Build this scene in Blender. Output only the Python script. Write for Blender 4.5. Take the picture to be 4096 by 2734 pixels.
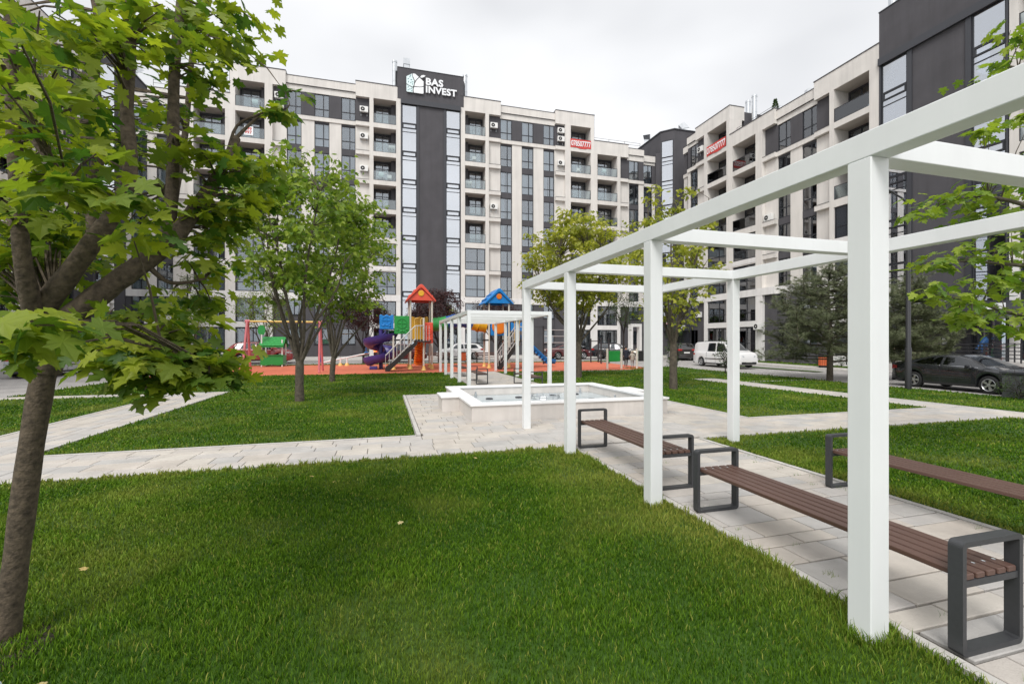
import bpy, bmesh, math, random
import numpy as np
from mathutils import Vector, Matrix, Euler
for o in list(bpy.data.objects): bpy.data.objects.remove(o)
S = bpy.context.scene
C = S.collection
rnd = random.Random(7)
# ------------------------------------------------------------------ camera
YAW = math.radians(15.63); EYE = 1.85
cam = bpy.data.cameras.new('camera'); cam.lens = 16; cam.sensor_width = 36; cam.clip_end = 2000; cam.clip_start = 0.05
camo = bpy.data.objects.new('camera', cam); C.objects.link(camo)
camo.location = (0, 0, EYE); camo.rotation_euler = (math.radians(90), 0, -YAW)
S.camera = camo
# ------------------------------------------------------------------ sky
SUN_EL, SUN_AZ = math.radians(50), math.radians(216)     # azimuth clockwise from +Y (sun behind and left of the camera)
W = bpy.data.worlds.new('World'); S.world = W; W.use_nodes = True
nt = W.node_tree; nt.nodes.clear()
out = nt.nodes.new('ShaderNodeOutputWorld'); bg = nt.nodes.new('ShaderNodeBackground'); bg.inputs['Strength'].default_value = 0.1
sky = nt.nodes.new('ShaderNodeTexSky'); sky.sky_type = 'NISHITA'; sky.sun_disc = False
sky.sun_elevation = SUN_EL; sky.sun_rotation = SUN_AZ; sky.air_density = 1.0; sky.dust_density = 3.0
hs = nt.nodes.new('ShaderNodeHueSaturation'); hs.inputs['Saturation'].default_value = 0.12
tc = nt.nodes.new('ShaderNodeTexCoord'); mp = nt.nodes.new('ShaderNodeMapping'); mp.inputs['Scale'].default_value = (1.0, 1.0, 2.2)
nz = nt.nodes.new('ShaderNodeTexNoise'); nz.inputs['Scale'].default_value = 1.1; nz.inputs['Detail'].default_value = 4.0; nz.inputs['Roughness'].default_value = 0.5
cr = nt.nodes.new('ShaderNodeValToRGB')
cr.color_ramp.elements[0].position = 0.35; cr.color_ramp.elements[0].color = (5.3, 5.4, 5.6, 1)
cr.color_ramp.elements[1].position = 0.68; cr.color_ramp.elements[1].color = (8.6, 8.65, 8.75, 1)
mx = nt.nodes.new('ShaderNodeMix'); mx.data_type = 'RGBA'; mx.inputs[0].default_value = 0.88
nt.links.new(tc.outputs['Generated'], mp.inputs['Vector']); nt.links.new(mp.outputs['Vector'], nz.inputs['Vector'])
nt.links.new(nz.outputs['Fac'], cr.inputs['Fac']); nt.links.new(sky.outputs['Color'], hs.inputs['Color'])
nt.links.new(hs.outputs['Color'], mx.inputs[6]); nt.links.new(cr.outputs['Color'], mx.inputs[7])
nt.links.new(mx.outputs[2], bg.inputs['Color']); nt.links.new(bg.outputs[0], out.inputs[0])
# ------------------------------------------------------------------ sun
sl = bpy.data.lights.new('sun', 'SUN'); sl.energy = 1.5; sl.angle = math.radians(24); sl.color = (1.0, 0.97, 0.93)
so = bpy.data.objects.new('sun', sl); C.objects.link(so)
so.rotation_euler = (math.radians(90) - SUN_EL, 0, math.radians(180) - SUN_AZ)
so.location = (0, 0, 60)
# ------------------------------------------------------------------ exposure
S.view_settings.view_transform = 'Standard'; S.view_settings.look = 'None'
S.view_settings.exposure = 0.70; S.view_settings.gamma = 1; S.view_settings.use_curve_mapping = False
S.render.engine = 'CYCLES'
S.cycles.max_bounces = 6; S.cycles.transparent_max_bounces = 10; S.cycles.caustics_reflective = False; S.cycles.caustics_refractive = False

# ------------------------------------------------------------------ helpers
def gz(y): return max(0.0, (y - 26.0) * 0.013)
_RX, _RY, _FX, _FY = math.cos(YAW), -math.sin(YAW), math.sin(YAW), math.cos(YAW)
def cam_depth(x, y): return x * _FX + y * _FY
def in_view(x, y, margin=1.25):
    zc = cam_depth(x, y)
    return zc > 0.6 and abs(x * _RX + y * _RY) < 1.125 * margin * zc + 0.5

class MB:
    def __init__(s): s.v = []; s.f = []
    def quad(s, a, b, c, d):
        n = len(s.v); s.v += [tuple(a), tuple(b), tuple(c), tuple(d)]; s.f.append((n, n+1, n+2, n+3)); return s
    def poly(s, pts):
        n = len(s.v); s.v += [tuple(p) for p in pts]; s.f.append(tuple(range(n, n+len(pts)))); return s
    def box(s, x0, y0, z0, x1, y1, z1):
        n = len(s.v)
        s.v += [(x0,y0,z0),(x1,y0,z0),(x1,y1,z0),(x0,y1,z0),(x0,y0,z1),(x1,y0,z1),(x1,y1,z1),(x0,y1,z1)]
        for f in ((3,2,1,0),(4,5,6,7),(0,1,5,4),(1,2,6,5),(2,3,7,6),(3,0,4,7)): s.f.append(tuple(n+i for i in f))
        return s
    def bevbox(s, x0, y0, z0, x1, y1, z1, b):
        # box with chamfered vertical edges and top
        def ring(z, i): return [(x0+i+b,y0+i,z),(x1-i-b,y0+i,z),(x1-i,y0+i+b,z),(x1-i,y1-i-b,z),(x1-i-b,y1-i,z),(x0+i+b,y1-i,z),(x0+i,y1-i-b,z),(x0+i,y0+i+b,z)]
        return s.loft([ring(z0, b), ring(z0+b, 0), ring(z1-b, 0), ring(z1, b)])
    def loft(s, rings, cap=True, closed=True):
        n = len(s.v); k = len(rings[0])
        for r in rings: s.v += [tuple(p) for p in r]
        m = k if closed else k-1
        for i in range(len(rings)-1):
            for j in range(m):
                a = n+i*k+j; b = n+i*k+(j+1) % k
                s.f.append((a, b, b+k, a+k))
        if cap and closed:
            s.f.append(tuple(n+k-1-i for i in range(k)))
            s.f.append(tuple(n+(len(rings)-1)*k+i for i in range(k)))
        return s
    def tube(s, pts, r, n=8, cap=True):
        pts = [Vector(p) for p in pts]
        if not hasattr(r, '__len__'): r = [r]*len(pts)
        up = Vector((0,0,1)); rings = []; prev = None
        for i, p in enumerate(pts):
            d = (pts[min(i+1,len(pts)-1)] - pts[max(i-1,0)])
            d = d.normalized() if d.length > 1e-9 else Vector((0,0,1))
            if prev is None:
                a = d.orthogonal().normalized()
            else:
                a = prev - d*prev.dot(d)
                a = a.normalized() if a.length > 1e-6 else d.orthogonal().normalized()
            prev = a; b = d.cross(a)
            rings.append([p + (a*math.cos(2*math.pi*k/n) + b*math.sin(2*math.pi*k/n))*r[i] for k in range(n)])
        return s.loft(rings, cap)
    def cyl(s, x, y, z0, z1, r, n=12, r1=None):
        r1 = r if r1 is None else r1
        return s.loft([[(x+q*math.cos(2*math.pi*k/n), y+q*math.sin(2*math.pi*k/n), z) for k in range(n)] for z, q in ((z0, r), (z1, r1))])
    def lathe(s, prof, x=0, y=0, n=16):
        return s.loft([[(x+q*math.cos(2*math.pi*k/n), y+q*math.sin(2*math.pi*k/n), z) for k in range(n)] for q, z in prof])
    def prism_x(s, prof, x0, x1):     # prof: (y,z) list
        return s.loft([[(x0, y, z) for y, z in prof], [(x1, y, z) for y, z in prof]])
    def prism_y(s, prof, y0, y1):     # prof: (x,z) list
        return s.loft([[(x, y0, z) for x, z in prof], [(x, y1, z) for x, z in prof]])
    def prism_z(s, prof, z0, z1):
        return s.loft([[(x, y, z0) for x, y in prof], [(x, y, z1) for x, y in prof]])
    def mesh(s, name, mat=None, smooth=False):
        me = bpy.data.meshes.new(name); me.from_pydata(s.v, [], s.f)
        bm = bmesh.new(); bm.from_mesh(me); bmesh.ops.recalc_face_normals(bm, faces=bm.faces); bm.to_mesh(me); bm.free()
        if mat is not None: me.materials.append(M(mat))
        if smooth:
            for p in me.polygons: p.use_smooth = True
        return me
    def build(s, name, mat, parent=None, smooth=False, loc=None, rot=None, bevel=0):
        return mobj(name, s.mesh(name, mat, smooth), parent, loc, rot, bevel)

def mobj(name, me, parent=None, loc=None, rot=None, bevel=0, scale=None):
    o = bpy.data.objects.new(name, me); C.objects.link(o)
    if parent is not None: o.parent = parent
    if loc is not None: o.location = loc
    if rot is not None: o.rotation_euler = rot if hasattr(rot, '__len__') else (0, 0, rot)
    if scale is not None: o.scale = scale if hasattr(scale, '__len__') else (scale,)*3
    if bevel:
        m = o.modifiers.new('bevel', 'BEVEL'); m.width = bevel; m.segments = 2; m.limit_method = 'ANGLE'; m.angle_limit = math.radians(40)
    return o
def tag(o, label=None, cat=None, group=None, kind=None):
    if label: o['label'] = label
    if cat: o['category'] = cat
    if group: o['group'] = group
    if kind: o['kind'] = kind
    return o
def thing(name, label, cat, loc=(0,0,0), rz=0, group=None):
    o = bpy.data.objects.new(name, None); C.objects.link(o); o.location = loc; o.rotation_euler = (0,0,rz); o.empty_display_size = 0.2
    return tag(o, label, cat, group)
def copy_tree(o, parent=None):
    c = o.copy(); C.objects.link(c); c.parent = parent
    for ch in o.children: copy_tree(ch, c)
    return c
def smooth_angle(o, ang=35):
    me = o.data
    for p in me.polygons: p.use_smooth = True
    bm = bmesh.new(); bm.from_mesh(me); bmesh.ops.remove_doubles(bm, verts=bm.verts, dist=1e-5)
    bm.normal_update()
    for e in bm.edges:
        if len(e.link_faces) == 2 and e.calc_face_angle(0) > math.radians(ang): e.smooth = False
    bm.to_mesh(me); bm.free(); return o
def text_mesh(txt, size, ext=0.01, bold=0.0, align='LEFT', name='lettering', mat=None, spacing=1.0, line=1.0):
    cu = bpy.data.curves.new(name, 'FONT'); cu.body = txt; cu.size = size; cu.extrude = ext; cu.offset = bold; cu.align_x = align
    cu.space_character = spacing; cu.space_line = line; cu.resolution_u = 3
    o = bpy.data.objects.new(name, cu); C.objects.link(o)
    dg = bpy.context.evaluated_depsgraph_get(); me = bpy.data.meshes.new_from_object(o.evaluated_get(dg)); me.name = name
    bpy.data.objects.remove(o); bpy.data.curves.remove(cu)
    me.materials.clear()
    if mat: me.materials.append(M(mat))
    return me

# ------------------------------------------------------------------ materials
_mats = {}
def M(n): return _mats[n]
def mat(name, col, rough=0.6, metal=0.0, spec=0.5, noise=0.0, nscale=8.0, bump=0.0, bscale=None, coat=0.0, emit=None, estr=0.0, trans=0.0, alpha=1.0, col2=None, coords='Object'):
    m = bpy.data.materials.new(name); m.use_nodes = True; _mats[name] = m
    t = m.node_tree; b = t.nodes['Principled BSDF']
    b.inputs['Base Color'].default_value = (*col, 1); b.inputs['Roughness'].default_value = rough
    b.inputs['Metallic'].default_value = metal; b.inputs['Specular IOR Level'].default_value = spec
    b.inputs['Coat Weight'].default_value = coat; b.inputs['Coat Roughness'].default_value = 0.05
    if emit: b.inputs['Emission Color'].default_value = (*emit, 1); b.inputs['Emission Strength'].default_value = estr
    if alpha < 1: b.inputs['Alpha'].default_value = alpha
    if noise or bump:
        tcn = t.nodes.new('ShaderNodeTexCoord')
        src = tcn.outputs[coords]
        if coords == 'World':
            pass
        nn = t.nodes.new('ShaderNodeTexNoise'); nn.inputs['Scale'].default_value = nscale; nn.inputs['Detail'].default_value = 5
        t.links.new(src, nn.inputs['Vector'])
        if noise:
            mixn = t.nodes.new('ShaderNodeMix'); mixn.data_type = 'RGBA'
            c2 = col2 if col2 else tuple(max(0, c*(1-noise)) for c in col)
            c1 = col if col2 else tuple(min(1, c*(1+noise*0.5)) for c in col)
            mixn.inputs[6].default_value = (*c1, 1); mixn.inputs[7].default_value = (*c2, 1)
            rp = t.nodes.new('ShaderNodeMapRange'); rp.inputs[1].default_value = 0.3; rp.inputs[2].default_value = 0.7
            t.links.new(nn.outputs['Fac'], rp.inputs[0]); t.links.new(rp.outputs[0], mixn.inputs[0])
            t.links.new(mixn.outputs[2], b.inputs['Base Color'])
        if bump:
            n2 = t.nodes.new('ShaderNodeTexNoise'); n2.inputs['Scale'].default_value = bscale or nscale; n2.inputs['Detail'].default_value = 6
            t.links.new(src, n2.inputs['Vector'])
            bn = t.nodes.new('ShaderNodeBump'); bn.inputs['Strength'].default_value = bump; bn.inputs['Distance'].default_value = 0.02
            t.links.new(n2.outputs['Fac'], bn.inputs['Height']); t.links.new(bn.outputs[0], b.inputs['Normal'])
    return m
def leafmat(name, c1, c2, transl=0.45, attr=True, rough=0.5):
    m = bpy.data.materials.new(name); m.use_nodes = True; _mats[name] = m
    t = m.node_tree; t.nodes.clear(); o = t.nodes.new('ShaderNodeOutputMaterial')
    p = t.nodes.new('ShaderNodeBsdfPrincipled'); p.inputs['Roughness'].default_value = rough; p.inputs['Specular IOR Level'].default_value = 0.35
    tr = t.nodes.new('ShaderNodeBsdfTranslucent'); mi = t.nodes.new('ShaderNodeMixShader'); mi.inputs[0].default_value = transl
    mixn = t.nodes.new('ShaderNodeMix'); mixn.data_type = 'RGBA'; mixn.inputs[6].default_value = (*c1, 1); mixn.inputs[7].default_value = (*c2, 1)
    if attr:
        at = t.nodes.new('ShaderNodeAttribute'); at.attribute_name = 'tint'; t.links.new(at.outputs['Fac'], mixn.inputs[0])
    else:
        oi = t.nodes.new('ShaderNodeObjectInfo'); t.links.new(oi.outputs['Random'], mixn.inputs[0])
    t.links.new(mixn.outputs[2], p.inputs['Base Color'])
    br = t.nodes.new('ShaderNodeMix'); br.data_type = 'RGBA'; br.blend_type = 'MULTIPLY'; br.inputs[0].default_value = 1.0; br.inputs[7].default_value = (1.25, 1.35, 0.6, 1)
    t.links.new(mixn.outputs[2], br.inputs[6]); t.links.new(br.outputs[2], tr.inputs['Color'])
    t.links.new(p.outputs[0], mi.inputs[1]); t.links.new(tr.outputs[0], mi.inputs[2]); t.links.new(mi.outputs[0], o.inputs[0])
    return m
def glassmat(name, tint, refl=0.12, rough=0.0, ior=1.5):
    m = bpy.data.materials.new(name); m.use_nodes = True; _mats[name] = m
    t = m.node_tree; t.nodes.clear(); o = t.nodes.new('ShaderNodeOutputMaterial')
    tr = t.nodes.new('ShaderNodeBsdfTransparent'); tr.inputs['Color'].default_value = (*tint, 1)
    gl = t.nodes.new('ShaderNodeBsdfGlossy'); gl.inputs['Roughness'].default_value = rough; gl.inputs['Color'].default_value = (0.95, 0.97, 1.0, 1)
    fr = t.nodes.new('ShaderNodeFresnel'); fr.inputs['IOR'].default_value = ior
    mr = t.nodes.new('ShaderNodeMapRange'); mr.inputs[3].default_value = refl; mr.inputs[4].default_value = 1.0
    mi = t.nodes.new('ShaderNodeMixShader')
    t.links.new(fr.outputs[0], mr.inputs[0]); t.links.new(mr.outputs[0], mi.inputs[0])
    t.links.new(tr.outputs[0], mi.inputs[1]); t.links.new(gl.outputs[0], mi.inputs[2]); t.links.new(mi.outputs[0], o.inputs[0])
    return m
mat('cream', (0.735, 0.705, 0.665), 0.9, noise=0.07, nscale=0.6, bump=0.25, bscale=45)
mat('dark_plaster', (0.083, 0.080, 0.088), 0.9, noise=0.12, nscale=0.8, bump=0.35, bscale=45)
mat('dark_metal', (0.045, 0.047, 0.056), 0.45)
mat('frame', (0.022, 0.024, 0.030), 0.4)
mat('white_band', (0.80, 0.785, 0.77), 0.8, noise=0.05, nscale=1.0, bump=0.1, bscale=40)
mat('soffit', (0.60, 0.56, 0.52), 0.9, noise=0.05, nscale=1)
mat('interior', (0.10, 0.10, 0.105), 0.9)
mat('white_interior', (0.85, 0.85, 0.85), 0.8)
mat('curtain', (0.78, 0.78, 0.77), 0.9)
mat('curtain_grey', (0.38, 0.38, 0.38), 0.9)
mat('blind', (0.60, 0.61, 0.60), 0.8)
glassmat('window_glass', (0.80, 0.86, 0.90), 0.15)
glassmat('stair_glass', (0.50, 0.56, 0.64), 0.58)
glassmat('rail_glass', (0.80, 0.86, 0.86), 0.10)
glassmat('car_glass', (0.22, 0.25, 0.27), 0.06)
mat('steel', (0.62, 0.64, 0.66), 0.32, metal=0.9, noise=0.1, nscale=3)
mat('dark_rail', (0.03, 0.03, 0.034), 0.45)
mat('white_paint', (0.80, 0.82, 0.825), 0.38, noise=0.03, nscale=1.3, bump=0.04, bscale=9)
mat('bench_steel', (0.046, 0.048, 0.052), 0.5, noise=0.12, nscale=30, bump=0.05, bscale=200)
mat('ac_white', (0.78, 0.78, 0.76), 0.5)
mat('black', (0.012, 0.012, 0.013), 0.6)
mat('banner_red', (0.62, 0.06, 0.05), 0.6, noise=0.15, nscale=2)
mat('sign_white', (0.86, 0.88, 0.9), 0.4)
mat('sign_leaf', (0.19, 0.33, 0.34), 0.5)
mat('sign_pale', (0.72, 0.85, 0.86), 0.5)
mat('bark', (0.105, 0.080, 0.055), 0.95, noise=0.55, nscale=30, bump=0.55, bscale=48)
mat('bark_grey', (0.100, 0.083, 0.062), 0.95, noise=0.45, nscale=10, bump=0.8, bscale=20)
mat('bark_dark', (0.035, 0.028, 0.025), 0.95, noise=0.3, nscale=10, bump=0.5)
leafmat('leaf_maple', (0.060, 0.140, 0.022), (0.350, 0.400, 0.036), 0.48)
leafmat('leaf_maple_single', (0.062, 0.145, 0.022), (0.360, 0.410, 0.038), 0.48, attr=False)
leafmat('leaf_light', (0.100, 0.190, 0.026), (0.320, 0.400, 0.055), 0.46)
leafmat('leaf_yellow', (0.205, 0.245, 0.034), (0.520, 0.500, 0.085), 0.48)
leafmat('leaf_purple', (0.040, 0.017, 0.019), (0.095, 0.038, 0.040), 0.25)
leafmat('leaf_shrub', (0.035, 0.075, 0.022), (0.095, 0.140, 0.040), 0.3)
leafmat('leaf_pale', (0.085, 0.120, 0.055), (0.160, 0.190, 0.090), 0.3)
leafmat('needle', (0.070, 0.092, 0.044), (0.225, 0.245, 0.130), 0.22)
leafmat('fallen', (0.55, 0.40, 0.14), (0.62, 0.52, 0.25), 0.2, attr=False)
mat('plastic_red', (0.74, 0.085, 0.045), 0.35, noise=0.08, nscale=2)
mat('plastic_orange', (0.78, 0.20, 0.012), 0.35, noise=0.08, nscale=2)
mat('plastic_yellow', (0.80, 0.42, 0.022), 0.35, noise=0.08, nscale=2)
mat('plastic_blue', (0.012, 0.22, 0.62), 0.35, noise=0.08, nscale=2)
mat('plastic_navy', (0.012, 0.085, 0.33), 0.35, noise=0.08, nscale=2)
mat('plastic_purple', (0.062, 0.045, 0.235), 0.35, noise=0.08, nscale=2)
mat('plastic_green', (0.022, 0.29, 0.055), 0.35, noise=0.08, nscale=2)
mat('pole_cream', (0.66, 0.63, 0.55), 0.45)
mat('pole_yellow', (0.80, 0.52, 0.16), 0.45)
mat('pipe_pink', (0.62, 0.17, 0.19), 0.5, noise=0.1, nscale=3)
mat('pipe_yellow', (0.78, 0.55, 0.16), 0.5)
mat('step_dark', (0.030, 0.028, 0.027), 0.8)
mat('rail_grey', (0.55, 0.54, 0.52), 0.4)
mat('tyre', (0.015, 0.015, 0.016), 0.85)
mat('rim', (0.55, 0.56, 0.57), 0.3, metal=0.8)
mat('paint_black', (0.020, 0.022, 0.026), 0.25, coat=1.0, noise=0.3, nscale=2)
mat('paint_dark', (0.024, 0.020, 0.020), 0.28, coat=1.0)
mat('paint_white', (0.78, 0.78, 0.78), 0.3, coat=0.8)
mat('paint_silver', (0.50, 0.52, 0.55), 0.3, metal=0.3, coat=0.8)
mat('paint_red', (0.30, 0.028, 0.030), 0.3, coat=1.0)
mat('paint_burgundy', (0.085, 0.012, 0.016), 0.28, coat=1.0)
mat('tail_red', (0.42, 0.015, 0.012), 0.25)
mat('tail_lit', (0.7, 0.05, 0.02), 0.25, emit=(1.0, 0.16, 0.04), estr=3.0)
mat('lamp_lit', (0.9, 0.85, 0.7), 0.2, emit=(1.0, 0.85, 0.6), estr=3.0)
mat('head_glass', (0.55, 0.57, 0.60), 0.15)
mat('plate', (0.75, 0.75, 0.73), 0.5)
mat('chrome', (0.72, 0.73, 0.75), 0.15, metal=1.0)
mat('trim_black', (0.02, 0.02, 0.021), 0.6)
mat('bin_orange', (0.52, 0.11, 0.035), 0.6, noise=0.25, nscale=6)
mat('concrete', (0.48, 0.46, 0.44), 0.9, noise=0.15, nscale=2, bump=0.2, bscale=30)
mat('planter_dark', (0.085, 0.090, 0.094), 0.85, noise=0.2, nscale=3, bump=0.2, bscale=30)
mat('skin', (0.52, 0.33, 0.24), 0.6)
mat('hair', (0.02, 0.016, 0.014), 0.7)
mat('cloth_navy', (0.018, 0.022, 0.036), 0.9)
mat('cloth_black', (0.012, 0.012, 0.014), 0.9)
mat('cloth_beige', (0.42, 0.39, 0.33), 0.9, noise=0.3, nscale=14)
mat('cloth_grey', (0.30, 0.29, 0.28), 0.9)
mat('shoe_white', (0.75, 0.74, 0.72), 0.7)
mat('paper_blue', (0.42, 0.52, 0.54), 0.5)
mat('soil', (0.035, 0.026, 0.018), 0.95, noise=0.4, nscale=12)
# wood-plastic bench slats with fine streaks
def wood(name, c1, c2):
    m = mat(name, c1, 0.5); t = m.node_tree; b = t.nodes['Principled BSDF']
    tcn = t.nodes.new('ShaderNodeTexCoord'); mpn = t.nodes.new('ShaderNodeMapping'); mpn.inputs['Scale'].default_value = (60, 1.2, 60)
    n = t.nodes.new('ShaderNodeTexNoise'); n.inputs['Scale'].default_value = 2; n.inputs['Detail'].default_value = 6
    mi = t.nodes.new('ShaderNodeMix'); mi.data_type = 'RGBA'; mi.inputs[6].default_value = (*c1, 1); mi.inputs[7].default_value = (*c2, 1)
    t.links.new(tcn.outputs['Object'], mpn.inputs[0]); t.links.new(mpn.outputs[0], n.inputs['Vector']); t.links.new(n.outputs['Fac'], mi.inputs[0]); t.links.new(mi.outputs[2], b.inputs['Base Color'])
wood('slat_brown', (0.080, 0.041, 0.030), (0.145, 0.082, 0.064))
# fountain basin plaster with faint mottling and streaks (own colour of the render coat)
mat('basin_render', (0.66, 0.62, 0.585), 0.85, noise=0.08, nscale=2.5, bump=0.15, bscale=50)
mat('basin_cap', (0.86, 0.86, 0.86), 0.45, noise=0.02, nscale=3)
mat('basin_floor', (0.86, 0.86, 0.86), 0.5, noise=0.08, nscale=3)
def watermat():
    m = bpy.data.materials.new('water'); m.use_nodes = True; _mats['water'] = m
    t = m.node_tree; t.nodes.clear(); o = t.nodes.new('ShaderNodeOutputMaterial')
    tr = t.nodes.new('ShaderNodeBsdfTransparent'); tr.inputs['Color'].default_value = (0.88, 0.93, 0.95, 1)
    gl = t.nodes.new('ShaderNodeBsdfGlossy'); gl.inputs['Roughness'].default_value = 0.01
    fr = t.nodes.new('ShaderNodeFresnel'); fr.inputs['IOR'].default_value = 1.2
    n = t.nodes.new('ShaderNodeTexNoise'); n.inputs['Scale'].default_value = 9; tcn = t.nodes.new('ShaderNodeTexCoord')
    bn = t.nodes.new('ShaderNodeBump'); bn.inputs['Strength'].default_value = 0.05; bn.inputs['Distance'].default_value = 0.02
    mi = t.nodes.new('ShaderNodeMixShader')
    t.links.new(tcn.outputs['Object'], n.inputs['Vector']); t.links.new(n.outputs['Fac'], bn.inputs['Height']); t.links.new(bn.outputs[0], gl.inputs['Normal']); t.links.new(bn.outputs[0], fr.inputs['Normal'])
    t.links.new(fr.outputs[0], mi.inputs[0]); t.links.new(tr.outputs[0], mi.inputs[1]); t.links.new(gl.outputs[0], mi.inputs[2]); t.links.new(mi.outputs[0], o.inputs[0])
watermat()
# paving slabs: tone by object random (own pieces) or by attribute (joined pieces), mottled
def pavemat(name, attr):
    m = mat(name, (0.55, 0.52, 0.49), 0.85, bump=0.25, bscale=60, nscale=5); t = m.node_tree; b = t.nodes['Principled BSDF']
    ramp = t.nodes.new('ShaderNodeValToRGB'); e = ramp.color_ramp.elements
    e[0].position = 0; e[0].color = (0.455, 0.44, 0.42, 1); e[1].position = 1; e[1].color = (0.56, 0.52, 0.465, 1)
    x = ramp.color_ramp.elements.new(0.35); x.color = (0.50, 0.475, 0.45, 1); x = ramp.color_ramp.elements.new(0.7); x.color = (0.53, 0.48, 0.425, 1)
    if attr: a = t.nodes.new('ShaderNodeAttribute'); a.attribute_name = 'tint'; t.links.new(a.outputs['Fac'], ramp.inputs[0])
    else: a = t.nodes.new('ShaderNodeObjectInfo'); t.links.new(a.outputs['Random'], ramp.inputs[0])
    g = t.nodes.new('ShaderNodeNewGeometry'); n = t.nodes.new('ShaderNodeTexNoise'); n.inputs['Scale'].default_value = 2.2; n.inputs['Detail'].default_value = 7; n.inputs['Roughness'].default_value = 0.65
    t.links.new(g.outputs['Position'], n.inputs['Vector'])
    rp = t.nodes.new('ShaderNodeMapRange'); rp.inputs[1].default_value = 0.3; rp.inputs[2].default_value = 0.75; rp.inputs[3].default_value = 1.06; rp.inputs[4].default_value = 0.76
    mu = t.nodes.new('ShaderNodeMix'); mu.data_type = 'RGBA'; mu.blend_type = 'MULTIPLY'; mu.inputs[0].default_value = 1
    t.links.new(n.outputs['Fac'], rp.inputs[0]); t.links.new(ramp.outputs[0], mu.inputs[6]); t.links.new(rp.outputs[0], mu.inputs[7]); t.links.new(mu.outputs[2], b.inputs['Base Color'])
pavemat('slab_single', False); pavemat('slab_joined', True)
mat('joint', (0.11, 0.10, 0.085), 0.95, noise=0.4, nscale=10)
mat('edging', (0.52, 0.50, 0.47), 0.9, noise=0.15, nscale=4, bump=0.2, bscale=40)
# lawn blades and soil-green below them, with broad tone patches
def grassmat(name, lo, hi, dry, attr):
    m = bpy.data.materials.new(name); m.use_nodes = True; _mats[name] = m; t = m.node_tree; b = t.nodes['Principled BSDF']
    b.inputs['Roughness'].default_value = 0.6; b.inputs['Specular IOR Level'].default_value = 0.25
    g = t.nodes.new('ShaderNodeNewGeometry')
    n = t.nodes.new('ShaderNodeTexNoise'); n.inputs['Scale'].default_value = 0.55; n.inputs['Detail'].default_value = 5; n.inputs['Roughness'].default_value = 0.6
    t.links.new(g.outputs['Position'], n.inputs['Vector'])
    mp_ = t.nodes.new('ShaderNodeMapRange'); mp_.inputs[1].default_value = 0.49; mp_.inputs[2].default_value = 0.72; t.links.new(n.outputs['Fac'], mp_.inputs[0])
    mi = t.nodes.new('ShaderNodeMix'); mi.data_type = 'RGBA'; mi.inputs[6].default_value = (*lo, 1); mi.inputs[7].default_value = (*hi, 1)
    if attr: a = t.nodes.new('ShaderNodeAttribute'); a.attribute_name = 'tint'; t.links.new(a.outputs['Fac'], mi.inputs[0])
    else:
        a = t.nodes.new('ShaderNodeTexNoise'); a.inputs['Scale'].default_value = 30; a.inputs['Detail'].default_value = 4; t.links.new(g.outputs['Position'], a.inputs['Vector']); t.links.new(a.outputs['Fac'], mi.inputs[0])
    m2 = t.nodes.new('ShaderNodeMix'); m2.data_type = 'RGBA'; m2.inputs[7].default_value = (*dry, 1)
    mm = t.nodes.new('ShaderNodeMath'); mm.operation = 'MULTIPLY_ADD'; mm.inputs[1].default_value = 0.6; t.links.new(mp_.outputs[0], mm.inputs[0]); mm.use_clamp = True
    dr = t.nodes.new('ShaderNodeAttribute'); dr.attribute_name = 'dry'; t.links.new(dr.outputs['Fac'], mm.inputs[2])
    t.links.new(mi.outputs[2], m2.inputs[6]); t.links.new(mm.outputs[0], m2.inputs[0]); t.links.new(m2.outputs[2], b.inputs['Base Color'])
    if attr:
        o = t.nodes['Material Output']; tr = t.nodes.new('ShaderNodeBsdfTranslucent'); ms = t.nodes.new('ShaderNodeMixShader'); ms.inputs[0].default_value = 0.3
        t.links.new(m2.outputs[2], tr.inputs['Color']); t.links.new(b.outputs[0], ms.inputs[1]); t.links.new(tr.outputs[0], ms.inputs[2]); t.links.new(ms.outputs[0], o.inputs[0])
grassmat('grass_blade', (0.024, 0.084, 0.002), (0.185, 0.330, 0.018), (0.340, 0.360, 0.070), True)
grassmat('lawn_soil', (0.025, 0.065, 0.006), (0.060, 0.125, 0.012), (0.095, 0.120, 0.022), False)
mat('rubber_red', (0.62, 0.165, 0.090), 0.95, noise=0.10, nscale=1.2, bump=0.3, bscale=90)
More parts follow.
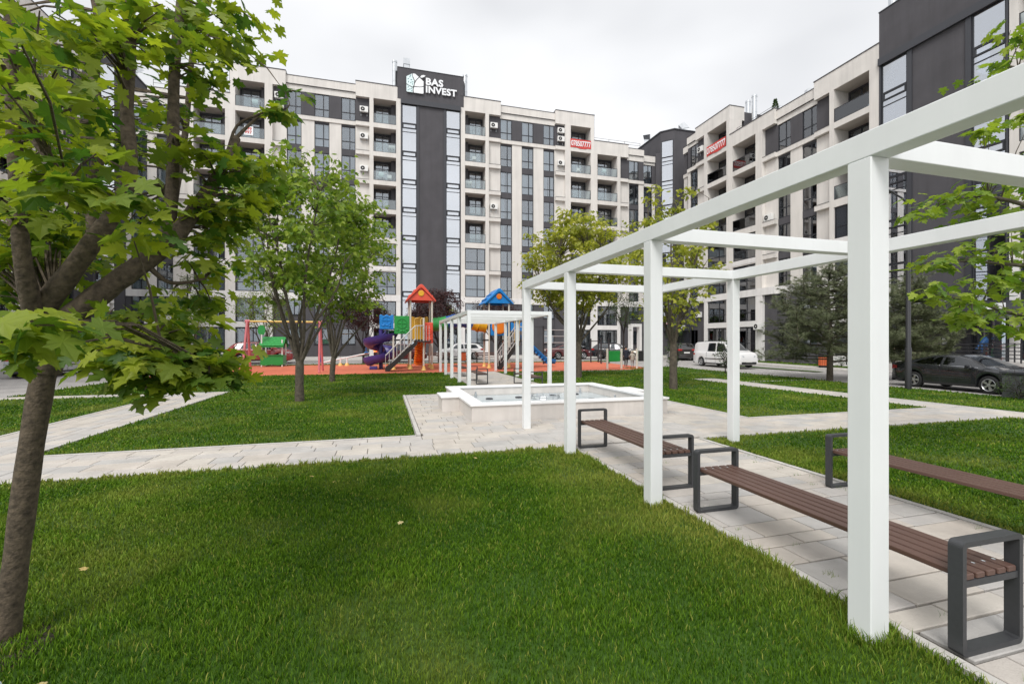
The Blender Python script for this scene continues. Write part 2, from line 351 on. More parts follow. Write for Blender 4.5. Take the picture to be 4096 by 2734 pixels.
# roadway of small concrete setts
def settmat():
    m = mat('setts', (0.42, 0.40, 0.385), 0.9); t = m.node_tree; b = t.nodes['Principled BSDF']
    g = t.nodes.new('ShaderNodeNewGeometry'); br = t.nodes.new('ShaderNodeTexBrick'); br.inputs['Scale'].default_value = 1.0
    br.inputs['Brick Width'].default_value = 0.22; br.inputs['Row Height'].default_value = 0.11; br.inputs['Mortar Size'].default_value = 0.006
    br.inputs['Color1'].default_value = (0.44, 0.42, 0.40, 1); br.inputs['Color2'].default_value = (0.35, 0.335, 0.325, 1); br.inputs['Mortar'].default_value = (0.22, 0.21, 0.20, 1)
    n = t.nodes.new('ShaderNodeTexNoise'); n.inputs['Scale'].default_value = 0.7; n.inputs['Detail'].default_value = 6
    rp = t.nodes.new('ShaderNodeMapRange'); rp.inputs[1].default_value = 0.3; rp.inputs[2].default_value = 0.7; rp.inputs[3].default_value = 0.82; rp.inputs[4].default_value = 1.08
    mu = t.nodes.new('ShaderNodeMix'); mu.data_type = 'RGBA'; mu.blend_type = 'MULTIPLY'; mu.inputs[0].default_value = 1
    t.links.new(g.outputs['Position'], br.inputs['Vector']); t.links.new(g.outputs['Position'], n.inputs['Vector']); t.links.new(n.outputs['Fac'], rp.inputs[0])
    t.links.new(br.outputs['Color'], mu.inputs[6]); t.links.new(rp.outputs[0], mu.inputs[7]); t.links.new(mu.outputs[2], b.inputs['Base Color'])
settmat()

def streak(name, amt):
    t = M(name).node_tree; b = t.nodes['Principled BSDF']; src = b.inputs['Base Color'].links[0].from_socket
    g = t.nodes.new('ShaderNodeNewGeometry'); mp = t.nodes.new('ShaderNodeMapping'); mp.inputs['Scale'].default_value = (2.2, 2.2, 0.16)
    n = t.nodes.new('ShaderNodeTexNoise'); n.inputs['Scale'].default_value = 1.0; n.inputs['Detail'].default_value = 6; n.inputs['Roughness'].default_value = 0.65
    r = t.nodes.new('ShaderNodeMapRange'); r.inputs[1].default_value = 0.42; r.inputs[2].default_value = 0.75; r.inputs[3].default_value = 1.0; r.inputs[4].default_value = 1.0-amt
    mu = t.nodes.new('ShaderNodeMix'); mu.data_type = 'RGBA'; mu.blend_type = 'MULTIPLY'; mu.inputs[0].default_value = 1
    t.links.new(g.outputs['Position'], mp.inputs[0]); t.links.new(mp.outputs[0], n.inputs['Vector']); t.links.new(n.outputs['Fac'], r.inputs[0])
    t.links.new(src, mu.inputs[6]); t.links.new(r.outputs[0], mu.inputs[7]); t.links.new(mu.outputs[2], b.inputs['Base Color'])
streak('cream', 0.16); streak('white_band', 0.14); streak('dark_plaster', 0.15); streak('basin_render', 0.18); streak('white_paint', 0.07)
# ================================================================== ground, lawns, paths
def sheet(name, x0, y0, x1, y1, dz, m, parent=None, kind='structure', thick=0.0):
    b = MB(); ys = [y0] + [y for y in (26.0,) if y0 < y < y1] + [y1]
    for a, c in zip(ys[:-1], ys[1:]):
        b.quad((x0,a,gz(a)+dz),(x1,a,gz(a)+dz),(x1,c,gz(c)+dz),(x0,c,gz(c)+dz))
    if thick:
        for (p, q) in (((x0,y0),(x1,y0)),((x1,y0),(x1,y1)),((x1,y1),(x0,y1)),((x0,y1),(x0,y0))):
            b.quad((p[0],p[1],gz(p[1])+dz-thick),(q[0],q[1],gz(q[1])+dz-thick),(q[0],q[1],gz(q[1])+dz),(p[0],p[1],gz(p[1])+dz))
    o = b.build(name, m, parent)
    if kind and parent is None: o['kind'] = kind
    return o
gb = MB(); gys = [-60, 0, 26, 60, 120, 600]
for a, c in zip(gys[:-1], gys[1:]): gb.quad((-500,a,min(gz(a),0.44)-0.03),(500,a,min(gz(a),0.44)-0.03),(500,c,min(gz(c),0.44)-0.03),(-500,c,min(gz(c),0.44)-0.03))
tag(gb.build('ground', 'setts'), kind='structure')

_slab_cache = {}
def slab_mesh(w, d):
    k = (round(w, 2), round(d, 2))
    if k not in _slab_cache:
        w, d = k; c = 0.006
        def r(i, z): return [(-w/2+i,-d/2+i,z),(w/2-i,-d/2+i,z),(w/2-i,d/2-i,z),(-w/2+i,d/2-i,z)]
        _slab_cache[k] = MB().loft([r(0,-0.04), r(0,-c), r(c,0)]).mesh('paving_slab', 'slab_single')
    return _slab_cache[k]
def joined(name, rects, z, parent, matname, thick=0.04):
    b = MB(); tint = []
    for (x0,y0,x1,y1,dz) in rects:
        c = 0.006; zz = z + dz + gz((y0+y1)/2)
        def r(i, h): return [(x0+i,y0+i,zz+h),(x1-i,y0+i,zz+h),(x1-i,y1-i,zz+h),(x0+i,y1-i,zz+h)]
        n0 = len(b.v); b.loft([r(0,-thick), r(0,-c), r(c,0)]); tint += [rnd.random()]*(len(b.v)-n0)
    o = b.build(name, matname, parent); a = o.data.attributes.new('tint', 'FLOAT', 'POINT'); a.data.foreach_set('value', tint)
    o['kind'] = 'stuff'; return o
def paving(name, x0, y0, x1, y1, along='x', skip=None, single_to=13.0, rows=(0.30,0.40,0.30,0.20), lens=(0.40,0.50,0.60,0.70), z=0.012):
    base = sheet(name, x0, y0, x1, y1, -0.012, 'joint')
    R = random.Random(hash(name) % 1000 if False else sum(map(ord, name)))
    rects = []; g = 0.007
    a0, a1, b0, b1 = (x0, x1, y0, y1) if along == 'x' else (y0, y1, x0, x1)
    b = b0; ri = 0
    while b < b1 - 0.05:
        d = rows[ri % len(rows)]; ri += 1
        if b1 - (b + d) < 0.10: d = b1 - b
        a = a0 - R.random()*0.5
        while a < a1 - 0.02:
            L = R.choice(lens)
            if a1 - (a + L) < 0.12: L = a1 - a
            s, e = max(a, a0), min(a+L, a1); a += L
            if e - s < 0.04: continue
            q = (s, b, e, b+d) if along == 'x' else (b, s, b+d, e)
            q = (q[0]+g, q[1]+g*1.6, q[2]-g, q[3]-g*1.6)
            if skip and any(q[0] >= k[0] and q[1] >= k[1] and q[2] <= k[2] and q[3] <= k[3] for k in skip): continue
            rects.append(q)
        b += d
    rects.sort(key=lambda q: (0 if in_view((q[0]+q[2])/2, (q[1]+q[3])/2, 1.02) else 100) + math.hypot((q[0]+q[2])/2, (q[1]+q[3])/2))
    rest = []; n = 0
    for q in rects:
        cx, cy = (q[0]+q[2])/2, (q[1]+q[3])/2; dz = R.uniform(-0.002, 0.002)
        if n < 300 and math.hypot(cx, cy) < single_to and in_view(cx, cy, 1.1):
            mobj('paving_slab', slab_mesh(q[2]-q[0], q[3]-q[1]), base, (cx, cy, z+dz+gz(cy)), (R.uniform(-.003,.003), R.uniform(-.003,.003), R.uniform(-.003,.003))); n += 1
        else: rest.append((*q, dz))
    if rest: joined('paving_slabs', rest, z, base, 'slab_joined')
    return base
paving('pergola_path', 3.24, -2.5, 5.75, 7.45)
paving('cross_path', -13.0, 7.55, 16.05, 9.05, single_to=15)
paving('plaza', 0.70, 9.06, 8.48, 16.2, skip=[(1.93,10.28,7.08,14.72)], single_to=14)
paving('side_path', -7.17, 9.06, -5.63, 19.1, along='y', single_to=16)
paving('narrow_path', -12.3, 18.45, -7.25, 19.1, single_to=5)
paving('lawn_path', 14.83, 9.06, 15.95, 19.5, along='y', single_to=16)
paving('lawn_path', 14.83, -3.0, 15.95, 7.54, along='y', single_to=5)
paving('far_path', 3.5, 16.3, 6.6, 27.5, single_to=5)
# edging stones between lawn and paving
def edging(x0, y0, x1, y1, w=0.08):
    b = MB(); L = math.hypot(x1-x0, y1-y0); n = max(1, int(round(L/1.0)))
    dx, dy = (x1-x0)/L, (y1-y0)/L; base = thing('edging_row', None, None)
    return dx, dy, n, L
def edging_row(name, x0, y0, x1, y1, w=0.08):
    L = math.hypot(x1-x0, y1-y0); n = max(1, int(round(L/1.0))); dx, dy = (x1-x0)/L, (y1-y0)/L; b = MB()
    for i in range(n):
        s, e = i*L/n+0.004, (i+1)*L/n-0.004
        if abs(dx) > abs(dy): b.box(x0+s*(1 if dx>0 else -1), y0, -0.06, x0+e*(1 if dx>0 else -1), y0+w, 0.016)
        else: b.box(x0, y0+s, -0.06, x0+w, y0+e, 0.016)
    o = b.build(name, 'edging'); o['kind'] = 'structure'; return o
edging_row('kerb', 3.14, -2.5, 3.14, 7.45); edging_row('kerb', 5.77, -2.5, 5.77, 7.45)
edging_row('kerb', -12, 7.455, 3.13, 7.455); edging_row('kerb', -5.5, 9.07, 0.60, 9.07); edging_row('kerb', 0.61, 9.16, 0.61, 16.2)
edging_row('kerb', 8.49, 9.07, 14.8, 9.07); edging_row('kerb', 8.49, 9.16, 8.49, 16.2); edging_row('kerb', 5.87, 7.455, 14.8, 7.455)
edging_row('kerb', -7.26, 9.07, -7.26, 18.4); edging_row('kerb', -5.62, 9.16, -5.62, 19.1); edging_row('kerb', 14.74, 9.16, 14.74, 19.4); edging_row('kerb', 15.96, -3, 15.96, 19.4)
edging_row('kerb', 16.1, 17.36, 20.1, 17.36); edging_row('kerb', -12.3, 18.36, -7.3, 18.36)

# lawns
nrng = np.random.default_rng(11)
TUFTS = [(2.915, y+.075, .12, 420, 2.6) for y in (2.07, 4.44, 6.83)] + [(6.125, y+.075, .12, 300, 2.2) for y in (2.07, 4.44, 6.83)] + [(-2.28, 3.5, .17, 500, 1.8)]
tr_ = random.Random(3)
TUFTS += [(3.08+tr_.uniform(-.03,.02), tr_.uniform(1.2, 7.2), .05, 40, tr_.uniform(1.4, 2.6)) for _ in range(60)] + [(tr_.uniform(-5, 3), 7.43, .05, 40, tr_.uniform(1.2, 2.4)) for _ in range(40)] + [(5.90, tr_.uniform(2, 7.2), .05, 40, tr_.uniform(1.3, 2.2)) for _ in range(30)]
TUFTS += [(tr_.uniform(-4, 3), tr_.uniform(2.2, 7.2), tr_.uniform(.03,.08), 60, tr_.uniform(1.3, 1.8)) for _ in range(60)]
def grass(name, rects, parent_label=None):
    P = []
    for (x0, y0, x1, y1) in rects:
        nx, ny = max(1, int(math.ceil(x1-x0))), max(1, int(math.ceil(y1-y0)))
        for i in range(nx):
            for j in range(ny):
                a0, a1 = x0+(x1-x0)*i/nx, x0+(x1-x0)*(i+1)/nx; b0, b1 = y0+(y1-y0)*j/ny, y0+(y1-y0)*(j+1)/ny
                cx, cy = (a0+a1)/2, (b0+b1)/2
                if not in_view(cx, cy, 1.3): continue
                d = math.hypot(cx, cy)
                if d < 1.2: continue
                den = 7200 if d < 4.5 else 4800 if d < 6.5 else 2600 if d < 9 else 900 if d < 13 else 420 if d < 19 else 200 if d < 28 else 70
                n = int(den*(a1-a0)*(b1-b0))
                p = np.empty((n, 7)); p[:,0] = nrng.uniform(a0, a1, n); p[:,1] = nrng.uniform(b0, b1, n); p[:,2] = d
                e = np.minimum.reduce([p[:,0]-x0, x1-p[:,0], p[:,1]-y0, y1-p[:,1]])
                p[:,3] = np.where(e < 0.06, nrng.uniform(0.8, 1.7, n), 1.0)
                P.append(p)
    for (x, y, r, k, hh) in TUFTS:
        if any(x0 <= x <= x1 and y0 <= y <= y1 for (x0,y0,x1,y1) in rects):
            p = np.empty((k, 7)); a = nrng.uniform(0, 2*np.pi, k); q = nrng.uniform(.75, 1.25, k)*r; p[:,0] = x+np.cos(a)*q; p[:,1] = y+np.sin(a)*q; p[:,2] = math.hypot(x, y); p[:,3] = nrng.uniform(.6, 1.0, k)*hh; P.append(p)
    if not P: return None
    P = np.concatenate(P); n = len(P); d = P[:,2]
    # clumpy height field
    hx = np.sin(P[:,0]*3.1+np.sin(P[:,1]*2.3)*1.7)*np.sin(P[:,1]*3.7+np.sin(P[:,0]*1.9)*1.3)
    h = nrng.uniform(0.021, 0.047, n)*(1+0.25*hx)*P[:,3]
    h = np.where(nrng.random(n) < 0.03, h*1.5, h)
    w = nrng.uniform(0.0018, 0.0034, n)*np.maximum(1.0, d/3.0)
    h = h*np.minimum(1.15, 1+np.maximum(0, d-8)*0.01)
    ang = nrng.uniform(0, 2*np.pi, n); lean = nrng.uniform(0.05, 0.75, n)*h; la = nrng.uniform(0, 2*np.pi, n) 
    gzv = np.maximum(0, (P[:,1]-26)*0.013)
    bx, by = np.cos(ang)*w, np.sin(ang)*w; lx, ly = np.cos(la)*lean, np.sin(la)*lean
    V = np.empty((n, 5, 3))
    z0 = gzv + 0.0
    V[:,0] = np.stack([P[:,0]-bx, P[:,1]-by, z0], 1); V[:,1] = np.stack([P[:,0]+bx, P[:,1]+by, z0], 1)
    V[:,2] = np.stack([P[:,0]+bx*.8+lx*.35, P[:,1]+by*.8+ly*.35, z0+h*.6], 1); V[:,3] = np.stack([P[:,0]-bx*.8+lx*.35, P[:,1]-by*.8+ly*.35, z0+h*.6], 1)
    V[:,4] = np.stack([P[:,0]+lx, P[:,1]+ly, z0+h], 1)
    me = bpy.data.meshes.new(name); me.vertices.add(n*5); me.vertices.foreach_set('co', V.reshape(-1).astype(np.float32))
    base = np.arange(n)[:,None]*5
    loops = np.concatenate([base+np.array([0,1,2,3]), base+np.array([3,2,4])], 1).reshape(-1)
    me.loops.add(len(loops)); me.loops.foreach_set('vertex_index', loops.astype(np.int32))
    ls = (np.arange(n)[:,None]*7+np.array([0,4])).reshape(-1); me.polygons.add(n*2); me.polygons.foreach_set('loop_start', ls.astype(np.int32))
    me.update(calc_edges=True); me.validate()
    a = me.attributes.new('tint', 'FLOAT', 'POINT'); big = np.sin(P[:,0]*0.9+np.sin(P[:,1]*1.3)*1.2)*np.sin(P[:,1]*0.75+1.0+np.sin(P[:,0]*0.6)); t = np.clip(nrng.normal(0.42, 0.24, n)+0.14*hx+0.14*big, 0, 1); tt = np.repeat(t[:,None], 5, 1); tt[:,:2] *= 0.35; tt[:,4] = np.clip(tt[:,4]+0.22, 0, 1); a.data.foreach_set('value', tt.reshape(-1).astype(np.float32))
    a = me.attributes.new('dry', 'FLOAT', 'POINT'); ed = np.minimum(np.minimum(np.abs(P[:,0]-3.10)/0.9, np.abs(P[:,0]-5.88)/0.5), np.minimum(np.abs(P[:,1]-7.42)/0.25, np.abs(P[:,1]-9.18)/0.25))
    straw = np.where(nrng.random(n) < 0.05, 0.9, 0.0); dry = straw+np.exp(-(ed*1.6)**2)*np.where(P[:,1] < 9.6, nrng.uniform(0, 1.0, n), 0.0)*(0.75+0.35*np.sin(P[:,1]*1.7+1.0)); a.data.foreach_set('value', np.repeat(dry, 5).astype(np.float32))
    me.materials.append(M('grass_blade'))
    return tag(mobj('grass', me), name, 'grass', kind='stuff')
LAWNS = [
 ('short green grass of the front lawn beside the near pergola', [(-11.5,-2.5,3.12,7.44)]),
 ('short grass of the long lawn left of the fountain plaza', [(-5.50,9.18,0.58,27.4),(0.58,16.25,3.45,27.4)]),
 ('short grass of the left lawn beyond the side path', [(-12.2,9.18,-7.28,18.35)]),
 ('short grass strip by the road on the left', [(-12.2,19.15,-5.50,27.4)]),
 ('short grass of the lawn right of the fountain plaza', [(8.60,9.18,14.72,26.8),(6.65,16.25,8.60,27.2)]),
 ('short grass of the near lawn right of the pergola path', [(5.88,-2.5,14.72,7.42)]),
 ('short grass between the lawn path and the black sedan', [(16.06,-2.5,20.2,17.34)]),
 ('short grass strip in front of the white van', [(16.06,17.46,20.6,29.0),(14.72,19.6,16.06,26.8)]),
 ('short grass bed along the right apartment building', [(30.6,24.6,33.6,46.0)]),
 ('low grass strip between playground and rear road', [(-13,36.4,20,37.4)])]
for lab, rects in LAWNS:
    for (x0,y0,x1,y1) in rects: sheet('lawn', x0, y0, x1, y1, -0.004, 'lawn_soil')
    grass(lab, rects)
sheet('kerb_strip', 25.6, 22.0, 26.4, 30.0, 0.01, 'lawn_soil')
# red rubber playground surface
sheet('playground_surface', -12.0, 27.45, 17.9, 36.35, 0.004, 'rubber_red', thick=0.05)
sheet('pavement', -23, 43.5, 33, 50.6, 0.02, 'edging', thick=0.1)
sheet('pavement', 28.6, 20.5, 30.55, 43.4, 0.02, 'edging', thick=0.1)

def weeds():
    R = random.Random(8); b = MB(); tint = []
    for _ in range(46):
        y = R.uniform(1.3, 7.0); x = R.choice((R.uniform(3.26, 3.6), R.uniform(3.3, 5.6), R.uniform(5.5, 5.72)))
        for k in range(R.randint(5, 12)):
            a = R.uniform(0, 6.28); h = R.uniform(.02, .055); px, py = x+R.uniform(-.06,.06), y+R.uniform(-.008,.008); n = len(b.v)
            b.v += [(px-.002, py, .0), (px+.002, py, .0), (px+math.cos(a)*h*.5, py+math.sin(a)*h*.5, .012+h)]; b.f.append((n, n+1, n+2)); tint += [R.random()]*3
    me = bpy.data.meshes.new('weeds'); me.from_pydata(b.v, [], b.f); at = me.attributes.new('tint', 'FLOAT', 'POINT'); at.data.foreach_set('value', tint); me.materials.append(M('grass_blade'))
    tag(mobj('grass', me), 'tiny weeds sprouting from the joints of the near path', 'grass', kind='stuff')
weeds()
# ================================================================== apartment buildings
def LV(k): return 0.84 + 3.02*k
_wcache = {}
def pieces(b, m, th):
    """every box collected in b becomes a wall piece of its own"""
    for i in range(0, len(b.v), 8):
        v = b.v[i:i+8]; w, d, h = v[6][0]-v[0][0], v[6][1]-v[0][1], v[6][2]-v[0][2]
        if min(w, d, h) <= 1e-4: continue
        if m == 'soffit': n = 'soffit'
        elif h < 0.1: n = 'coping'
        elif m == 'cream': n = 'pier' if h > 3 else 'floor_band' if h < 0.6 else 'wall_panel'
        elif m == 'white_band': n = 'pier' if h > 3 else 'white_band'
        elif m == 'dark_metal': n = 'cladding'
        else: n = 'spandrel' if h < 0.75 else 'dark_wall'
        q = MB(); q.box(0, 0, 0, w, d, h); q.build(n, m, th, loc=v[0])
def win_meshes(w, h, split, sill):
    key = (round(w,2), round(h,2), split, sill)
    if key not in _wcache:
        b = MB(); t = 0.075; d0, d1 = -0.03, 0.06
        b.box(0,d0,0,w,d1,t); b.box(0,d0,h-t,w,d1,h); b.box(0,d0,t,t,d1,h-t); b.box(w-t,d0,t,w,d1,h-t)
        pan = []
        zt = h*0.36
        if split == 'cross' or split == 'crossL':
            xs = w*0.60 if split == 'cross' else w*0.40
            b.box(xs-.045,d0,t,xs+.045,d1,h-t); b.box(t,d0,zt-.04,xs-.045,d1,zt+.04); b.box(xs+.045,d0,zt-.04,w-t,d1,zt+.04)
        elif split == 'two':
            b.box(w/2-.045,d0,t,w/2+.045,d1,h-t)
        elif split == 'door':
            xs = w*0.52; b.box(xs-.045,d0,t,xs+.045,d1,h-t); b.box(t,d0,h*.70,xs-.045,d1,h*.70+.06); b.box(xs+.045,d0,h*.70,w-t,d1,h*.70+.06)
        if sill: b.box(-0.05,-0.14,-0.05,w+0.05,d0,-0.0)
        f = b.mesh('window', 'frame')
        p = MB().box(t*.5,0.0,t*.5,w-t*.5,0.012,h-t*.5).mesh('pane', 'window_glass')
        def curt(u0, u1, z0, z1, m, nm):
            c = MB(); n = max(6, int((u1-u0)/0.055)); 
            for i in range(n):
                a, bb = u0+(u1-u0)*i/n, u0+(u1-u0)*(i+1)/n
                ya, yb = 0.22+0.03*math.sin(i*1.9), 0.22+0.03*math.sin((i+1)*1.9)
                c.quad((a,ya,z0),(bb,yb,z0),(bb,yb,z1),(a,ya,z1))
            return c.mesh(nm, m, True)
        bl = MB(); z = h-0.06
        while z > 0.08: bl.box(0.06,0.12,z-0.004,w-0.06,0.15,z+0.036); z -= 0.075
        _wcache[key] = (f, p, [curt(.05,w*.42,.02,h-.04,'curtain','curtain'), curt(w*.55,w-.05,.02,h-.04,'curtain','curtain'), curt(.05,w-.05,.02,h-.04,'curtain','curtain'), curt(.05,w-.05,.02,h-.04,'curtain_grey','curtain'), curt(.05,w-.05,.02,h*.42,'curtain','curtain'), bl.mesh('blind','blind')])
    return _wcache[key]
def window(th, u, d, z, w, h, split='cross', sill=False, cover=None):
    f, p, cs = win_meshes(w, h, split, sill)
    o = mobj('window', f, th, (u, d, z)); mobj('pane', p, o)
    r = rnd.random() if cover is None else cover
    if r < 0.22: mobj('curtain', cs[0], o); mobj('curtain', cs[1], o)
    elif r < 0.42: mobj('curtain', cs[2], o)
    elif r < 0.55: mobj('curtain', cs[3], o)
    elif r < 0.66: mobj('curtain', cs[4], o)
    elif r < 0.72: mobj('blind', cs[5], o)
    return o
_rail = {}
def balcony_rail(th, u0, u1, z, d):
    w = round(u1-u0, 2)
    if w not in _rail:
        fr = MB().box(0,0,1.02,w,0.05,1.07).box(0,0.0,0.0,0.04,0.05,1.02).box(w-0.04,0,0,w,0.05,1.02).box(0.04,0,0.0,w-0.04,0.05,0.05)
        _rail[w] = (fr.mesh('railing','dark_rail'), MB().box(0.05,0.018,0.06,w-0.05,0.030,1.01).mesh('glass_panel','rail_glass'))
    a, b = _rail[w]; o = mobj('railing', a, th, (u0, d, z)); mobj('glass_panel', b, o); return o
DP = 1.5     # loggia depth
SB = 0.36    # setback of the window walls
def block(th, u0, u1, K, par, items, ac_out=None):
    cr_, dk, so_, wb = MB(), MB(), MB(), MB()
    top = LV(K)+2.58
    its = sorted(items, key=lambda i: i[1])
    # pillars
    edges = [u0]
    for it in its: edges += [it[1], it[2]]
    edges.append(u1)
    for a, b in zip(edges[0::2], edges[1::2]):
        if b - a > 0.02:
            cr_.box(a, 0, 6.86, b, DP, top); wb.box(a, 0.0, 0, b, DP, 6.2)
    cr_.box(u0, 0, top, u1, DP+.3, par-0.07)
    dk.box(u0-0.03, -0.04, par-0.07, u1+0.03, DP+.3, par)
    wb.box(u0, -0.02, 6.2, u1, DP, 6.86)
    for typ, a, b in its:
        if typ == 'open':
            for k in range(4, K+1):
                z = LV(k); s = z - 0.47
                cr_.box(a, 0.0, s, b, DP, z)                                   # slab edge
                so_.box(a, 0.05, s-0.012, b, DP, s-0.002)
                dk.box(a, DP, z, b, DP+0.06, z+2.56)                           # back wall behind the loggia
                q = 0.62 if (k+int(u0*10)) % 2 else 0.62
                right = (a+b)/2 > 4.9 if th.get('mirror') is None else False
                dk.box(a+0.001, DP-0.55, z, a+0.5, DP, z+2.56) if th.get('side','R') == 'R' else dk.box(b-0.5, DP-0.55, z, b-0.001, DP, z+2.56)
                wu = a+0.72 if th.get('side','R') == 'R' else a+0.15
                window(th, wu, DP-0.07, z+0.02, (b-a)-0.87, 2.35, 'door', cover=rnd.choice([0.1,0.3,0.9,0.95,0.9]))
                balcony_rail(th, a, b, z, 0.03)
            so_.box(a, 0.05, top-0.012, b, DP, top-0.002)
            for k in (2, 3):
                z = LV(k); wb.box(a, 0.0, z-0.5, b, 0.5, z-0.02) if k == 3 else None
                window(th, a+0.02, 0.12, z, b-a-0.04, 2.42 if k == 3 else 2.42, 'cross', cover=rnd.random())
                cr_.box(a, 0.0, z+2.44, b, 0.5, LV(k+1)-0.47)
            wb.box(a, 0.02, 3.32, b, 0.5, 3.86); wb.box(a, 0.02, 0, b, 0.5, 0.84)
            window(th, a+0.02, 0.15, LV(1), b-a-0.04, 2.32, 'cross'); window(th, a+0.02, 0.15, LV(0), b-a-0.04, 2.42, 'cross')
        else:
            zt = LV(K)
            cr_.box(a, SB, 6.86, b, SB+0.3, zt-0.45); dk.box(a, SB+0.02, zt-0.45, b, SB+0.3, top)
            dk.box(a, SB-0.05, 0, b, SB+0.3, 6.2)
            for k in range(3, K+1):
                z = LV(k); cr_.box(a, 0.03, z-0.42, b, SB, z); dk.box(a-0.0, 0.0, z, b, SB+0.02, z+0.02)
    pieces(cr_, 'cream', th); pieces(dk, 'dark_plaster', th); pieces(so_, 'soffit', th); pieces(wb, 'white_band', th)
    MB().box(u0+.02, DP+.3, 0, u1-.02, 13, par-0.5).build('side_wall', 'dark_plaster', th)
def wallseg(th, u0, u1, K, par, wins, back=0.0, tail=None):
    cr_, dk, wb = MB(), MB(), MB(); d = SB + back; T = 0.45; top = LV(K)+2.42
    ed = [u0]
    for a, b in wins: ed += [a, b]
    ed.append(u1)
    z1 = LV(K)-0.42
    for a, b in zip(ed[0::2], ed[1::2]):
        if b - a > 0.01:
            cr_.box(a, d, 6.86, b, d+T, z1); dk.box(a, d+0.02, LV(K), b, d+T, top)
            dk.box(a, d+0.03, 0, b, d+T, 6.2)
    cr_.box(u0, d-0.10, z1, u1, d+T, LV(K)); dk.box(u0, d-0.12, LV(K), u1, d+0.03, LV(K)+0.02)
    cr_.box(u0, d, top, u1, d+T, par-0.85); cr_.box(u0, d-0.12, par-0.85, u1, d+T, par-0.06); dk.box(u0, d-0.15, par-0.06, u1, d+T, par)
    dk.box(u0, d-0.135, par-0.87, u1, d, par-0.852)
    wb.box(u0, d-0.06, 6.2, u1, d+T, 6.86); dk.box(u0, d-0.0, 3.62, u1, d+0.028, 3.70)
    for a, b in wins:
        for k in range(2, K+1):
            window(th, a, d+0.12, LV(k), b-a, 2.42, 'cross')
            if k < K: dk.box(a, d+0.05, LV(k)+2.42, b, d+T, LV(k+1) if k < K-1 else LV(K)-0.42)
        for k in (0, 1):
            z = LV(k)+0.75; dk.box(a, d+0.03, LV(k)-0.84 if k == 0 else 3.2, b, d+T, z); window(th, a, d+0.12, z, b-a, 1.65, 'two', sill=True)
        dk.box(a, d+0.03, LV(1)+2.40, b, d+T, 6.2)
    pieces(cr_, 'cream', th); pieces(dk, 'dark_plaster', th); pieces(wb, 'white_band', th)
    MB().box(u0+.02, d+T+1.6, 0, u1-.02, 13, par-0.6).build('inner_wall', 'interior', th)
def glass_strip(th, u0, u1, ztop, zbot, d, landing=True):
    """stair glazing: tall pane, hinged small pane, thin pane, repeated each storey"""
    fr = MB(); t = 0.06
    fr.box(u0-0.02, d-0.02, zbot, u0+t, d+0.1, ztop); fr.box(u1-t, d-0.02, zbot, u1+0.02, d+0.1, ztop); fr.box(u0+t, d-0.02, ztop-t, u1-t, d+0.1, ztop)
    z = ztop - 2.0; top = ztop - t; panes = []
    while z > zbot+0.3:
        panes.append((z+0.05, top)); fr.box(u0+t, d-0.02, z-0.03, u1-t, d+0.1, z+0.03)
        a, b = z-0.57, z
        if a > zbot:
            fr.box(u0+t, d-0.04, b-0.12, u1-t, d+0.1, b-0.03); fr.box(u0+t, d-0.04, a, u1-t, d+0.1, a+0.10)
            fr.box(u0+t, d-0.04, a+0.10, u0+t+0.10, d+0.1, b-0.12); fr.box(u1-t-0.10, d-0.04, a+0.10, u1-t, d+0.1, b-0.12)
            panes.append((a+0.1, b-0.12)); panes.append((a-0.36, a-0.03)); fr.box(u0+t, d-0.02, a-0.41, u1-t, d+0.1, a-0.36); top = a-0.42
        z -= 3.02
    fo = fr.build('stair_window', 'frame', th)
    for a, b in panes:
        if b > a: MB().box(u0+0.02, d+0.02, max(a, zbot), u1-0.02, d+0.032, b).build('pane', 'stair_glass', fo)
    if landing:
        z = ztop - 1.55
        while z > zbot: MB().box(u0-0.3, d+0.8, z-0.20, u1+0.3, d+2.2, z).build('landing', 'white_interior', fo); z -= 3.02
    MB().box(u0-0.4, d+2.3, zbot, u1+0.4, d+2.4, ztop).build('stair_wall', 'interior', th)
def stair_tower(th, u0, u1, ztop, zg, g1, g2, pan, over=0.34):
    b = MB(); m = MB()
    b.box(u0-over, -0.02, zg+0.5, u1+over, 5, ztop-0.06); m.box(u0-over-0.03, -0.06, ztop-0.06, u1+over+0.03, 5, ztop)
    m.box(u0, -0.16, zg, u1, 0.4, zg+0.5)
    b.box(pan[0], 0.04, 3.2, pan[1], 0.6, zg)
    for a, c in ((u0, g1[0]-0.02), (g1[1]+0.02, pan[0]), (pan[1], g2[0]-0.02), (g2[1]+0.02, u1)): m.box(a, -0.03, 0.3, c, 0.5, zg)
    b.box(u0, 0.0, 0, u1, 0.45, 0.3)
    pieces(b, 'dark_plaster', th); pieces(m, 'dark_metal', th)
    glass_strip(th, g1[0], g1[1], zg, 3.4, 0.06, True); glass_strip(th, g2[0], g2[1], zg, 3.4, 0.06, False)
    # entrance level
    dd = MB().box(pan[0], 0.10, 0.3, pan[1], 0.4, 3.2); dd.build('entrance_wall', 'dark_plaster', th)
    window(th, g1[0], 0.15, 0.35, g1[1]-g1[0], 2.9, 'two', cover=.9); window(th, g2[0], 0.15, 0.35, g2[1]-g2[0], 2.9, 'two', cover=.9)
def roof_rail(th, u0, u1, z, d=0.5):
    b = MB(); n = max(1, int((u1-u0)/1.8))
    for i in range(n+1):
        u = u0+(u1-u0)*i/n; b.box(u-.015, d-.015, z, u+.015, d+.015, z+0.62)
    for h in (0.3, 0.6): b.box(u0, d-0.012, z+h, u1, d+0.012, z+h+0.025)
    b.build('roof_railing', 'dark_rail', th)
